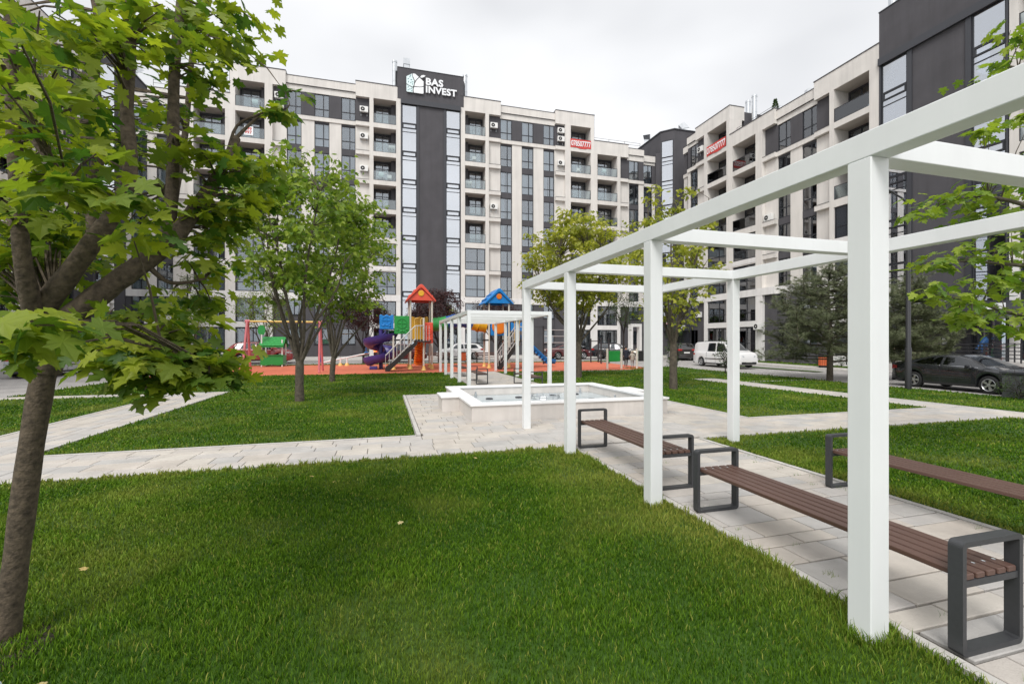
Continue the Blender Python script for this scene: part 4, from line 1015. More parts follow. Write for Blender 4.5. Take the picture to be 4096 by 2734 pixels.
# straight blue slide and wavy orange slide behind
pth = [((9.1,31.2,2.05),(0,1,0)),((9.5,31.2,1.95),(0,1,0)),((10.6,31.2,0.95),(0,1,0)),((11.2,31.2,0.42),(0,1,0)),((11.55,31.2,0.28),(0,1,0)),((11.95,31.2,0.24),(0,1,0))]
trough('straight_slide', pth, 'plastic_blue', 0.28, 0.26)
for i in range(9):
    f = i/8; x, z = 9.6+1.7*f, 1.78-1.5*f
    smooth_angle(MB().tube([(x,30.92,max(z,0.12)),(x,31.48,max(z,0.12))], 0.07, 8).build('slide_rib', 'plastic_blue', ps), 50)
pth = [((2.35,32.1,1.95),(1,0,0)),((2.35,32.6,1.8),(1,0,0)),((2.4,33.1,1.35),(1,0,0)),((2.45,33.6,1.1),(1,0,0)),((2.5,34.1,0.65),(1,0,0)),((2.5,34.6,0.35),(1,0,0)),((2.5,35.1,0.28),(1,0,0))]
trough('wave_slide', pth, 'plastic_orange', 0.34, 0.3)
for i in range(9):
    f = i/8; smooth_angle(MB().tube([(2.1,32.5+2.4*f,1.62-1.4*f),(2.8,32.5+2.4*f,1.62-1.4*f)], 0.08, 8).build('slide_rib', 'plastic_orange', ps), 50)
MB().box(2.2,34.6,0,2.8,34.9,0.3).build('slide_foot', 'plastic_orange', ps, bevel=0.05)
# stairs
def stairs(x0, x1, y0, y1, z1, n=8):
    for i in range(n):
        xa = x0+(x1-x0)*i/n; zz = z1*(i+1)/n
        MB().box(xa, y0+.04, zz-0.06, xa+(x1-x0)/n+0.05, y1-.04, zz).build('step', 'step_dark', ps)
    for y in (y0, y1):
        MB().prism_y([(x0-0.02, 0.0), (x0+0.22, 0.0), (x1+0.1, z1-0.22), (x1+0.1, z1+0.02), (x0-0.02, 0.20)], y-0.025, y+0.025).build('stringer', 'step_dark', ps)
        for h in (0.95, 0.14):
            tube_part('handrail', [(x0, y, h), (x1, y, z1+h)] + ([(x1+0.5, y, z1+h)] if h > 0.5 else []), 0.024, 'rail_grey', ps)
        for i in range(n+1):
            f = i/n; x = x0+(x1-x0)*f; tube_part('baluster', [(x, y, z1*f+0.06), (x, y, z1*f+0.95)], 0.016, 'rail_grey', ps, 6)
    MB().box(x1, y0, z1-0.08, x1+0.95, y1+0.9, z1).build('landing', 'step_dark', ps)
    for y in (y0,):
        for i in range(5): tube_part('baluster', [(x1+0.1+i*0.18, y, z1), (x1+0.1+i*0.18, y, z1+0.95)], 0.016, 'rail_grey', ps, 6)
    for x in (x1-0.02, x1+0.35): tube_part('grab_rail', [(x, y1, z1-0.3), (x, y1, z1+1.35), (x+0.08, y1, z1+1.45), (x+0.25, y1, z1+1.45)], 0.022, 'pole_yellow', ps, 6)
stairs(0.05, 1.85, 28.7, 29.5, 1.85); stairs(7.15, 8.5, 28.9, 29.7, 1.85)
ppost(9.45, 29.0, 3.0)
# swing
sw = thing('swing_frame', 'pink swing frame with pale yellow top beam left of the spiral slide', 'swing', (-5.7, 29.5, gz(29.5)))
for x in (-1.95, 1.95):
    for s in (-1, 1): tube_part('leg', [(x*1.03, s*0.85, 0), (x, s*0.06, 3.02)], 0.065, 'pipe_pink', sw, 10)
    tube_part('beam_joint', [(x-0.12, 0, 3.0), (x+0.12, 0, 3.0)], 0.09, 'pipe_pink', sw, 10)
tube_part('top_beam', [(-1.95, 0, 3.0), (1.95, 0, 3.0)], 0.055, 'pipe_yellow', sw, 10)
# playhouse stall
ph = thing('playhouse', 'small green roofed play stall on white posts behind the swing frame', 'playhouse', (-7.6, 35.2, gz(35.2)))
for (x, y) in ((-0.65,0),(0.65,0),(-0.65,1.2),(0.65,1.2)):
    MB().cyl(x, y, 0, 1.9 if (x, y) != (-0.65, 0) else 2.25, 0.05, 10).build('post', 'white_paint', ph)
MB().prism_y([(-0.72,0.14),(-0.4,0.10),(0,0.16),(0.4,0.10),(0.72,0.14),(0.72,0.78),(-0.72,0.78)], -0.06, -0.02).build('counter_front', 'plastic_green', ph)
for x in (-0.7, 0.66): MB().box(x,0,0.14,x+0.04,1.2,0.78).build('side_board', 'plastic_green', ph)
MB().box(-0.75,-0.12,0.78,0.75,0.2,0.82).build('counter', 'plastic_green', ph)
for r in range(4):
    for c in range(6):
        x = -0.78+c*0.26+(0.13 if r % 2 else 0); y = -0.25+r*0.22; z = 1.46+r*0.155
        MB().box(x,0,0,min(x+0.25,0.80),0.26,0.025).build('roof_shingle', 'plastic_green', ph, loc=(0,y,z), rot=(math.radians(35),0,0))
MB().prism_x([(-0.25,1.42),(0.62,2.05),(0.62,2.0),(-0.25,1.36)], -0.78, 0.78).build('roof_board', 'plastic_green', ph)
MB().prism_x([(0.62,2.05),(1.45,1.42),(1.45,1.36),(0.62,2.0)], -0.78, 0.78).build('roof_board', 'plastic_green', ph)
MB().prism_y([(-0.65+0.24*math.cos(2*math.pi*k/20), 2.55+0.36*math.sin(2*math.pi*k/20)*(1+0.06*math.sin(k*2.2))) for k in range(20)], -0.03, 0.01).build('tree_cutout', 'plastic_green', ph)
# seesaw
ss = thing('seesaw', 'white seesaw beam on yellow feet with blue seat between the trees', 'seesaw', (-2.9, 35.2, gz(35.2)))
for x in (-0.2, 0.25): MB().cyl(x,0,0.1,0.62,0.06,10).build('support', 'white_paint', ss); MB().lathe([(0.17,0),(0.14,0.08),(0.09,0.2)], x, 0, 12).build('support_foot', 'pole_yellow', ss)
tube_part('beam', [(-1.7,0,0.2),(1.8,0,0.92)], 0.05, 'white_paint', ss)
for x, z in ((-1.5,0.26),(1.6,0.9)):
    MB().box(x-0.15,-0.14,z+0.03,x+0.15,0.14,z+0.09).build('seat', 'plastic_blue', ss, bevel=0.02); MB().box(x-0.04,-0.1,z+0.09,x+0.02,0.1,z+0.5).build('seat_back', 'plastic_navy', ss, bevel=0.02)
# panels between posts
def panel(x, y, w, m, label):
    th = thing('play_board_stand', label, 'play board', (x, y, gz(y)))
    for u in (0, w): smooth_angle(MB().cyl(u, 0, 0, 1.38, 0.075, 12).build('post', 'pole_cream', th), 50)
    p = MB().box(0.12,-0.03,0.5,w-0.12,0.03,1.22).build('board', m, th, bevel=0.01)
    for u in (0.22, w/2, w-0.22):
        for z in (0.62, 1.1): MB().lathe([(0.03,0),(0.02,0.03)], n=8).build('stud', m, p, loc=(u,-0.03,z), rot=(math.pi/2,0,0))
    for u in (0.09, w-0.09):
        for z in (0.6, 1.1): MB().box(u-.05,-0.02,z-.02,u+.05,0.02,z+.02).build('clamp', 'plastic_green', th)
panel(14.5, 27.9, 1.06, 'plastic_green', 'green board with studs between two pale posts at the right of the playground')
panel(16.75, 27.9, 0.95, 'trim_black', 'black board between two pale posts beside the two children')
# pull-up bars
pb = thing('pull_up_bars', 'black pull-up bar frame with round caps at the back of the playground', 'exercise bars', (17.0, 33.6, gz(33.6)))
for (x, y, h) in ((-0.1,1.9,1.95),(0.55,1.8,2.1),(-0.2,-0.2,2.0),(0.55,-0.1,2.0)):
    MB().cyl(x,y,0,h,0.06,10).build('post', 'dark_rail', pb); MB().lathe([(0.0,h+0.1),(0.06,h+0.06),(0.06,h)], x, y, 10).build('cap', 'step_dark', pb)
tube_part('bar', [(-0.1,1.9,1.85),(0.55,1.8,1.85)], 0.02, 'dark_rail', pb); tube_part('bar', [(-0.2,-0.2,1.3),(0.55,-0.1,1.3)], 0.02, 'dark_rail', pb); tube_part('bar', [(-0.1,1.9,1.8),(-0.2,-0.2,1.8)], 0.02, 'dark_rail', pb)
wb_ = thing('wall_bars', 'grey climbing ladder frame standing behind the right tree', 'climbing frame', (12.1, 34.0, gz(34)))
for x in (0, 1.9): MB().cyl(x,0,0,3.0,0.06,10).build('post', 'dark_rail', wb_)
for z in (1.2, 1.7, 2.2, 2.7): tube_part('rung', [(0,0,z),(1.9,0,z)], 0.02, 'rail_grey', wb_)
# ================================================================== vehicles
def interp(pts, x):
    if x <= pts[0][0]: return pts[0][1]
    for (a, za), (b, zb) in zip(pts[:-1], pts[1:]):
        if x <= b:
            t = (x-a)/(b-a); return za+(zb-za)*t
    return pts[-1][1]
_wheel = {}
def wheel_meshes(r, w=0.21, spokes=5):
    k = (r, spokes)
    if k not in _wheel:
        def ringy(q, y): return [(q*math.cos(2*math.pi*j/28), y, q*math.sin(2*math.pi*j/28)) for j in range(28)]
        t = MB().loft([ringy(r*.68,-w/2), ringy(r*.72,-w/2-.005), ringy(r*.93,-w/2), ringy(r,-w/2+.03), ringy(r,w/2-.03), ringy(r*.93,w/2), ringy(r*.72,w/2+.005), ringy(r*.68,w/2)], cap=False)
        rim = MB().loft([ringy(r*.70,-w/2+.005), ringy(r*.66,-w/2-.004), ringy(r*.62,-w/2+.01), ringy(r*.60,w/2-.02)], cap=False)
        for i in range(spokes):
            for off in (-0.14, 0.14):
                a = 2*math.pi*i/spokes+off; c, s = math.cos(a), math.sin(a); b = 2*math.pi*i/spokes; c0, s0 = math.cos(b), math.sin(b)
                p0, p1 = Vector((c0*r*.12, -w/2+.012, s0*r*.12)), Vector((c*r*.64, -w/2+.01, s*r*.64)); n = Vector((-s, 0, c))*0.022
                rim.loft([[p0-n, p0+n, p0+n+Vector((0,.03,0)), p0-n+Vector((0,.03,0))], [p1-n, p1+n, p1+n+Vector((0,.03,0)), p1-n+Vector((0,.03,0))]])
        rim.loft([ringy(r*.14,-w/2+.03), ringy(r*.14,-w/2+.0), ringy(r*.09,-w/2-.004)])
        back = MB().loft([ringy(r*.62,w/2-.06), ringy(0.01,w/2-.06)], cap=False)
        _wheel[k] = (t.mesh('tyre','tyre',True), rim.mesh('rim','rim'), back.mesh('brake_plate','trim_black'))
    return _wheel[k]
def car(label, loc, rz, paint, sp, lit=None, group='parked cars', name='parked_car', cat='car', spokes=5, plate_text=None):
    th = thing(name, label, cat, loc, rz, group)
    L, Wd = sp['L'], sp['W']; hw = Wd/2; wr = sp.get('wr', 0.32); ax = sp['axles']; top, belt = sp['top'], sp['belt']
    xs = set(); x = -L/2
    while x < L/2: xs.add(round(x, 3)); x += 0.11
    xs.add(L/2)
    for a in ax:
        for k in range(-8, 9): xs.add(round(a+math.sin(k/8*math.pi/2)*(wr+0.055), 3))
    for p in top+belt: xs.add(p[0])
    xs = sorted(x for x in xs if -L/2 <= x <= L/2)
    def wf(x):
        e = max(0, abs(x)-(L/2-0.75))/0.75; return hw*(1-0.17*e*e)
    def half(x):
        zl = 0.20 + 0.10*max(0, (abs(x)-(L/2-0.3))/0.3)
        for a in ax:
            d = abs(x-a)
            if d < wr+0.056: zl = max(zl, wr + math.sqrt(max(0, (wr+0.055)**2-d*d)) )
        zb, zt = interp(belt, x), max(interp(top, x), interp(belt, x)); w = wf(x); zl = min(zl, zb-0.08)
        k = min(1, (zt-zb)/0.35); wt = w*(0.93-sp.get('tumble', 0.20)*k)
        return [(w*.90, zl), (w*.985, zl+0.04), (w, zl+(zb-zl)*.42), (w*.995, zl+(zb-zl)*.62), (w*.975, zb-0.05), (w*.945, zb), (w*.93, zb+0.006+0.008*k), (wt+0.0*k, zt-0.055*k+0.012*(1-k)), (wt*(0.86), zt+0.028*(1-k)), (wt*.45, zt+0.02*k+0.040*(1-k)), (0.0, zt+0.025*k+0.045*(1-k))]
    rings = []
    for x in xs:
        h = half(x); rings.append([(x, y, z) for y, z in h] + [(x, -y, z) for y, z in h[-2::-1]])
    smooth_angle(MB().loft(rings).build('body', paint, th), 28)
    def side_pt(x, t, s, off=0.008):
        h = half(x); (ya, za), (yb, zb) = h[6], h[7]; return (x, s*(ya+(yb-ya)*t+off), za+(zb-za)*t)
    for s in (1, -1):
        for (b0, b1, t0, t1) in sp['windows']:
            b = MB(); n = 8; rows = []
            for t in (0.04, 0.35, 0.65, 0.94): rows.append([side_pt(b0+(t0-b0)*t + ((b1+(t1-b1)*t)-(b0+(t0-b0)*t))*i/n, t, s) for i in range(n+1)])
            b.loft(rows, closed=False); b.build('side_window', 'car_glass', th, smooth=True)
            bk = MB(); bk.loft([[ (p[0], p[1]*0.93, p[2]) for p in r_] for r_ in rows], closed=False); bk.build('window_interior', 'trim_black', th)
            if sp.get('chrome'):
                MB().tube([side_pt(b0+(b1-b0)*i/6, 0.0, s, 0.012) for i in range(7)], 0.010, 5).build('chrome_strip', 'chrome', th)
        for (hx, hz) in sp.get('handles', ()):
            y = wf(hx)*0.997; MB().box(hx-0.09, min(s*y, s*(y+.03)), hz-0.015, hx+0.09, max(s*y, s*(y+.03)), hz+0.015).build('door_handle', paint if sp.get('chrome') else 'trim_black', th, bevel=0.006)
        mx_, mz = sp['mirror']; y = wf(mx_)*0.93
        smooth_angle(MB().loft([[(mx_+dx, s*(y+dy), mz+dz) for dx, dz in ((-.07*q,-.06*q),(.07*q,-.05*q),(.08*q,.05*q),(-.06*q,.07*q))] for dy, q in ((0.0,.4),(0.05,.9),(0.20,1),(0.24,.7))]).build('mirror', paint, th), 40)
        # door seams
        for (dx, z0, z1) in sp.get('seams', ()):
            y = wf(dx)*1.0; MB().box(dx-.004, min(s*(y-.02), s*(y+.001)), z0, dx+.004, max(s*(y-.02), s*(y+.001)), z1).build('door_seam', 'trim_black', th)
        y = wf(0)
        MB().box(ax[1]+0.4, min(s*(y*.97), s*(y+.004)), 0.21, ax[0]-0.4, max(s*(y*.97), s*(y+.004)), 0.30).build('sill_trim', 'trim_black', th)
        if sp.get('side_trim'): MB().box(ax[1]+0.45, min(s*y*.98, s*(y+.012)), 0.56, ax[0]-0.45, max(s*y*.98, s*(y+.012)), 0.62).build('rub_strip', 'trim_black', th)
    def glassx(xa, xb, nm, k):
        b = MB(); rows = []; n = 8
        for i in range(n+1):
            x = xa+(xb-xa)*i/n; h = half(x); wid = h[8][0]*0.97; zc = h[10][1]
            rows.append([(x+0.006*k, y*wid, h[8][1]+(zc-h[8][1])*(1-abs(y))+0.008) for y in (-1,-.5,0,.5,1)])
        b.loft(rows, closed=False); b.build(nm, 'car_glass', th, smooth=True)
    glassx(*sp['windshield'], 'windshield', 1); glassx(*sp['rear_glass'], 'rear_window', -1)
    tm, rm, bm_ = wheel_meshes(wr, spokes=spokes)
    for a in ax:
        for s in (1, -1):
            wl = bpy.data.objects.new('wheel', None); C.objects.link(wl); wl.parent = th; wl.empty_display_size = 0.1
            wl.location = (a, s*(hw-0.115), wr); wl.rotation_euler = (0, 0, 0 if s < 0 else math.pi)
            mobj('tyre', tm, wl); mobj('rim', rm, wl); mobj('brake_plate', bm_, wl)
    hz, tz = sp['lamps']
    for s in (1, -1):
        xf = L/2-0.10; y0, y1 = wf(xf)*.98, wf(xf)*.52
        MB().loft([[(L/2-0.46, s*(wf(L/2-.46)+.006), hz+.02), (L/2-0.46, s*(wf(L/2-.46)+.004), hz+.11), (L/2-0.1, s*y0*.99, hz+.07), (L/2-0.1, s*y0*1.0, hz-.05)], [(L/2-.08, s*y0*.96, hz-.05), (L/2-.09, s*y0*.95, hz+.07), (L/2+.008, s*y1, hz+.04), (L/2+.015, s*y1, hz-.05)]], cap=True).build('headlight', 'lamp_lit' if lit == 'front' else 'head_glass', th)
        y0 = wf(-L/2+.05)
        MB().loft([[(-L/2+.32, s*(wf(-L/2+.32)+.004), tz), (-L/2+.32, s*(wf(-L/2+.32)+.002), tz+.12), (-L/2+.02, s*y0*.98, tz+.14), (-L/2+.01, s*y0*.99, tz-.03)], [(-L/2+.03, s*y0*.93, tz-.03), (-L/2+.03, s*y0*.93, tz+.14), (-L/2-.012, s*y0*.55, tz+.12), (-L/2-.012, s*y0*.55, tz-.01)]]).build('taillight', 'tail_lit' if lit == 'rear' else 'tail_red', th)
    MB().box(L/2-.02,-0.62,0.28,L/2+.012,0.62,0.44).build('grille', 'trim_black', th, bevel=0.01)
    for x, s in ((-L/2-.016, -1), (L/2+.016, 1)):
        p = MB().box(min(x, x+.008*s),-0.26,sp['plate'][0 if s < 0 else 1],max(x, x+.008*s),0.26,sp['plate'][0 if s < 0 else 1]+.11).build('number_plate', 'plate', th)
        if plate_text and s < 0:
            mobj('lettering', text_mesh(plate_text, 0.1, 0.001, 0.002, 'CENTER', mat='trim_black'), p, (x-.011, 0, sp['plate'][0]+.02), (math.pi/2, 0, -math.pi/2))
    MB().box(-L/2-.01,-0.75,0.22,-L/2+.06,0.75,0.34).build('rear_bumper_trim', 'trim_black', th, bevel=0.02)
    if sp.get('roof_rails'):
        for s in (1, -1): MB().tube([(-1.4, s*hw*.66, sp['H']-.02), (-1.2, s*hw*.68, sp['H']+.05), (0.2, s*hw*.68, sp['H']+.05), (0.4, s*hw*.66, sp['H']-.03)], 0.018, 6).build('roof_rail', 'trim_black', th)
    return th
SEDAN = dict(L=4.66, W=1.78, H=1.45, axles=(1.36,-1.29), wr=0.325, top=[(-2.33,.62),(-2.30,.90),(-2.15,1.05),(-1.65,1.09),(-1.15,1.29),(-.70,1.41),(-.2,1.45),(.25,1.44),(.55,1.36),(1.22,.99),(1.8,.90),(2.15,.80),(2.29,.66),(2.33,.48)],
  belt=[(-2.33,.60),(-2.30,.88),(-2.15,1.01),(-1.6,1.05),(-.9,1.00),(1.15,.94),(1.8,.86),(2.15,.77),(2.29,.64),(2.33,.46)], windows=[(-1.42,-.30,-.98,-.28),(-.20,1.0,-.18,.42)], windshield=(1.18,.52), rear_glass=(-1.62,-.72), mirror=(.78,1.0), chrome=True, handles=[(-.95,.84),(.10,.83)], seams=[(-.25,.30,.97),(.98,.32,.93)], lamps=(.66,.80), plate=(.80,.42))
SEDAN['top'] = [(x, z if z < .5 else .5+(z-.5)*.92) for x, z in SEDAN['top']]; SEDAN['belt'] = [(x, z if z < .5 else .5+(z-.5)*.94) for x, z in SEDAN['belt']]; SEDAN['mirror'] = (.78, .95); SEDAN['lamps'] = (.63, .76)
HATCH = dict(L=4.35, W=1.78, H=1.50, axles=(1.32,-1.28), wr=0.32, top=[(-2.175,.55),(-2.16,.95),(-2.05,1.10),(-1.75,1.38),(-1.4,1.46),(-.5,1.50),(.2,1.49),(.55,1.40),(1.2,1.00),(1.75,.92),(2.0,.82),(2.13,.66),(2.175,.46)],
  belt=[(-2.175,.53),(-2.16,.93),(-2.05,1.02),(-.9,.99),(1.15,.95),(1.75,.88),(2.0,.78),(2.13,.63),(2.175,.44)], windows=[(-1.7,-.35,-1.45,-.33),(-.25,1.0,-.23,.42)], windshield=(1.17,.52), rear_glass=(-2.07,-1.6), mirror=(.78,1.02), handles=[(-.95,.86),(.1,.85)], seams=[(-.3,.3,.97),(.98,.32,.93)], lamps=(.68,.88), plate=(.62,.42))
SUV = dict(L=4.62, W=1.86, H=1.66, axles=(1.38,-1.32), wr=0.36, top=[(-2.31,.60),(-2.29,1.05),(-2.15,1.25),(-1.85,1.52),(-1.5,1.62),(-.5,1.66),(.2,1.65),(.55,1.57),(1.25,1.13),(1.85,1.05),(2.15,.93),(2.28,.72),(2.31,.5)],
  belt=[(-2.31,.58),(-2.29,1.02),(-2.15,1.14),(-.9,1.11),(1.2,1.06),(1.85,1.0),(2.15,.88),(2.28,.7),(2.31,.48)], windows=[(-1.9,-.35,-1.6,-.33),(-.25,1.05,-.23,.45)], windshield=(1.22,.53), rear_glass=(-2.17,-1.66), mirror=(.85,1.15), handles=[(-1.0,.97),(.1,.96)], seams=[(-.3,.34,1.09),(1.03,.36,1.05)], lamps=(.80,.98), plate=(.72,.5), roof_rails=True)
VAN = dict(L=4.88, W=1.79, H=1.83, axles=(1.55,-1.38), wr=0.325, tumble=0.13, top=[(-2.44,.6),(-2.42,1.25),(-2.36,1.70),(-2.15,1.80),(-1.2,1.84),(.35,1.84),(.80,1.78),(1.15,1.55),(1.72,1.15),(2.15,1.06),(2.36,.94),(2.43,.72),(2.44,.46)],
  belt=[(-2.44,.58),(-2.42,1.05),(-2.0,1.10),(1.6,1.07),(2.15,1.00),(2.36,.89),(2.43,.7),(2.44,.44)], windows=[(-.72,.12,-.66,.10),(.25,1.50,.24,.92)], windshield=(1.68,.84), rear_glass=(-2.44,-2.40), mirror=(1.2,1.12), handles=[(.0,.95),(.38,.95)], seams=[(.18,.3,1.08),(1.3,.34,1.03),(-.78,.3,1.08)], lamps=(.82,.85), plate=(.6,.42), side_trim=True, roof_rails=True)
car('black sedan with ten spoke wheels and chrome window strip parked on the right', (22.0, 12.42, -0.03), math.radians(-97), 'paint_black', SEDAN, spokes=5)
car('white delivery van with black side strips parked before the right wing', (24.1, 28.15, 0.03), math.radians(-90), 'paint_white', VAN, name='parked_van', cat='van')
car('dark brown sport utility car seen from behind, beyond the white van', (28.0, 38.6, 0.08), math.radians(68), 'paint_dark', SUV)
car('burgundy sedan parked behind the right tree on the rear road', (17.3, 41.6, gz(41.6)), 0, 'paint_burgundy', SEDAN)
car('black car with lit headlights parked behind the green board', (21.9, 40.6, gz(40.6)), math.radians(-38), 'paint_black', HATCH, lit='front')
car('red car with pale roof line parked behind the green play stall', (-9.3, 40.0, gz(40)), 0, 'paint_red', SUV)
car('dark red car with glowing tail light behind the spiral slide', (1.3, 40.0, gz(40)), 0, 'paint_burgundy', HATCH, lit='rear')
car('white car parked behind the red tower and pergola', (6.9, 43.2, gz(43.2)), math.radians(180), 'paint_white', HATCH)
car('silver car seen from behind at the left edge beyond the near maple', (-17.5, 30.6, 0.04), math.radians(93), 'paint_silver', HATCH, plate_text='DA 532')

# ================================================================== people
def person(label, loc, rz, H, cols, stride=0.16, hood=False):
    """cols: (trousers, jacket, head top)"""
    k = H/1.75
    me = bpy.data.meshes.new('person'); bm = bmesh.new(); sl_ = bm.verts.layers.skin.verify()
    J = {'pel':((0,0,.95),.135),'waist':((0,0,1.08),.13),'chest':((0,0.0,1.30),.155),'neck':((0,.01,1.48),.06),'head0':((0,.02,1.57),.085),'head1':((0,.03,1.68),.095),
         'shL':((.17,0,1.40),.075),'elL':((.24,-.05,1.14),.055),'wrL':((.22,.10,.96),.042),'haL':((.21,.14,.89),.035),
         'shR':((-.17,0,1.40),.075),'elR':((-.25,-.02,1.14),.055),'wrR':((-.22,.12,.98),.042),'haR':((-.21,.17,.92),.035),
         'hipL':((.10,0,.90),.105),'knL':((.10,stride*.9,.50),.07),'anL':((.10,stride*.6,.09),.045),'toL':((.11,stride*.6+.15,.045),.04),
         'hipR':((-.10,0,.90),.105),'knR':((-.10,-stride*.2,.50),.07),'anR':((-.10,-stride*1.2,.10),.045),'toR':((-.11,-stride*1.2+.15,.045),.04)}
    v = {}
    for n, (p, r) in J.items():
        v[n] = bm.verts.new(Vector(p)*k); rr_ = r*k*(1.18 if n in ('waist','chest','pel') and hood else 1.0); v[n][sl_].radius = (rr_, rr_*0.85); v[n][sl_].use_root = (n == 'pel')
    for a, b in (('pel','waist'),('waist','chest'),('chest','neck'),('neck','head0'),('head0','head1'),('chest','shL'),('shL','elL'),('elL','wrL'),('wrL','haL'),('chest','shR'),('shR','elR'),('elR','wrR'),('wrR','haR'),
                 ('pel','hipL'),('hipL','knL'),('knL','anL'),('anL','toL'),('pel','hipR'),('hipR','knR'),('knR','anR'),('anR','toR')): bm.edges.new((v[a], v[b]))
    bm.to_mesh(me); bm.free()
    o = bpy.data.objects.new('tmp', me); C.objects.link(o); o.modifiers.new('s', 'SKIN'); ms = o.modifiers.new('d', 'SUBSURF'); ms.levels = 2; ms.render_levels = 2
    dg = bpy.context.evaluated_depsgraph_get(); m2 = bpy.data.meshes.new_from_object(o.evaluated_get(dg)); m2.name = 'body'; bpy.data.objects.remove(o)
    m2.materials.clear()
    for n in (cols[0], cols[1], 'skin', 'shoe_white'): m2.materials.append(M(n))
    for p in m2.polygons:
        p.use_smooth = True; z = p.center.z/k; hand = abs(p.center.x)/k > .16 and z < .95 and p.center.y/k > .11
        p.material_index = 3 if z < .075 else 2 if (z > 1.47 or hand) else 1 if z > .86 or abs(p.center.x)/k > .19 else 0
    th = thing('person', label, 'person', loc, rz)
    mobj('body', m2, th)
    hm = MB(); 
    for s in ('cap',):
        rings = []
        for i in range(7):
            a = math.pi*(0.02+0.56*i/6); rings.append([(math.sin(a)*.108*k*math.cos(2*math.pi*j/14), .012*k+math.sin(a)*.122*k*math.sin(2*math.pi*j/14)-.01*k, 1.645*k+math.cos(a)*.135*k-(0.03*k if math.sin(2*math.pi*j/14) < 0 else 0)*(i/6)) for j in range(14)])
        hm.loft(rings, cap=True)
    hm.build('hood' if hood else 'hair', cols[2], th, smooth=True)
    # jacket skirt
    jk = []
    for z, r in ((.80,.185),(.90,.18),(1.02,.165),(1.12,.16)): jk.append([(r*k*1.05*math.cos(2*math.pi*j/16), r*k*.85*math.sin(2*math.pi*j/16), z*k) for j in range(16)])
    MB().loft(jk, cap=False).build('jacket_hem', cols[1], th, smooth=True)
    f = MB()   # face
    fo = MB().loft([[(.012*k, .125*k, 1.63*k), (-.012*k, .125*k, 1.63*k), (0, .115*k, 1.665*k)], [(.003*k, .15*k, 1.625*k), (-.003*k, .15*k, 1.625*k), (0, .13*k, 1.65*k)]]).build('nose', 'skin', th)
    for s in (-1, 1): MB().lathe([(.008*k,0),(.005*k,.006*k)], n=8).build('eye', 'hair', th, loc=(s*.034*k, .112*k, 1.66*k), rot=(-math.pi/2,0,0))
    return th
person('person in dark navy jacket walking beside a smaller child at the playground edge', (16.62, 29.15, gz(29)), math.radians(160), 1.5, ('cloth_black','cloth_navy','hair'))
person('small child in pale beige hooded jacket walking at the playground edge', (16.72, 28.45, gz(28.4)), math.radians(-25), 1.22, ('cloth_grey','cloth_beige','cloth_beige'), hood=True)
person('person in dark clothes standing near the right entrance, half behind the near post', (29.35, 20.1, 0.0), math.radians(200), 1.72, ('cloth_black','cloth_black','hair'), stride=0.03)

# ================================================================== street furniture and entrances
lp = thing('street_lamp', 'tall dark street lamp post standing in the grass by the black sedan', 'street lamp', (19.62, 12.9, 0))
smooth_angle(MB().lathe([(0.105,0),(0.105,1.6),(0.085,1.65),(0.07,7.0),(0.06,7.3)], n=14).build('pole', 'dark_rail', lp), 40)
tube_part('arm', [(0,0,7.2),(-0.35,-0.0,7.42),(-0.95,0.0,7.62)], [0.04,0.035,0.03], 'dark_rail', lp)
MB().loft([[(-1.45,-.12,7.66),(-1.45,.12,7.66),(-1.45,.10,7.72),(-1.45,-.10,7.72)],[(-.85,-.10,7.56),(-.85,.10,7.56),(-.85,.06,7.64),(-.85,-.06,7.64)]]).build('lamp_head', 'dark_metal', lp)
lp2 = thing('street_lamp', 'dark slim street lamp post behind the left trees near the main block', 'street lamp', (-16.0, 44.3, gz(44.3)))
smooth_angle(MB().lathe([(0.10,0),(0.10,1.6),(0.08,1.65),(0.06,7.3)], n=12).build('pole', 'dark_rail', lp2), 40)
bn = thing('litter_bin', 'orange slatted litter bin with black top beside the right road', 'litter bin', (30.1, 25.3, 0.02))
for k in range(14):
    a = 2*math.pi*k/14; MB().box(-0.05,-0.012,0.16,0.05,0.012,0.74).build('slat', 'bin_orange', bn, loc=(0.25*math.cos(a),0.25*math.sin(a),0), rot=a+math.pi/2)
MB().cyl(0,0,0.0,0.74,0.225,16).build('liner', 'trim_black', bn); MB().lathe([(0.27,0.74),(0.28,0.90),(0.26,0.94),(0.1,0.95)], n=18).build('lid', 'trim_black', bn); MB().cyl(0,0,0,0.05,0.26,16).build('base', 'trim_black', bn)
MB().box(-0.07,-0.285,0.79,0.07,-0.26,0.87).build('ash_plate', 'steel', bn)
bn2 = thing('litter_bin', 'small brown litter bin behind the far pergola near the rear road', 'litter bin', (6.15, 36.9, gz(37)))
for k in range(8): MB().box(-0.2+k*0.055,-0.16,0.2,-0.2+k*0.055+0.045,-0.13,0.85).build('slat', 'bin_orange', bn2)
MB().box(-0.21,-0.13,0.15,0.24,0.16,0.86).build('liner', 'trim_black', bn2); MB().box(-0.25,-0.2,0.86,0.28,0.2,0.9).build('lid', 'trim_black', bn2)
for u in (-0.16, 0.18): MB().box(u-.02,-0.02,0,u+.02,0.02,0.15).build('leg', 'trim_black', bn2)
def park_bench(x, y, label):
    th = thing('park_bench', label, 'bench', (x, y, gz(y)), 0, 'park benches by the rear road')
    for u in (0.1, 1.7): MB().box(u,-0.03,0,u+.05,0.02,0.44).box(u,0.38,0,u+.05,0.44,0.88).box(u,0.02,0.40,u+.05,0.38,0.44).build('leg', 'trim_black', th)
    for v in (0.0, 0.13, 0.26): MB().box(0,v,0.44,1.85,v+.10,0.475).build('seat_slat', 'slat_brown', th)
    for z in (0.58, 0.74): MB().box(0,0.37,z,1.85,0.40,z+.10).build('back_slat', 'slat_brown', th)
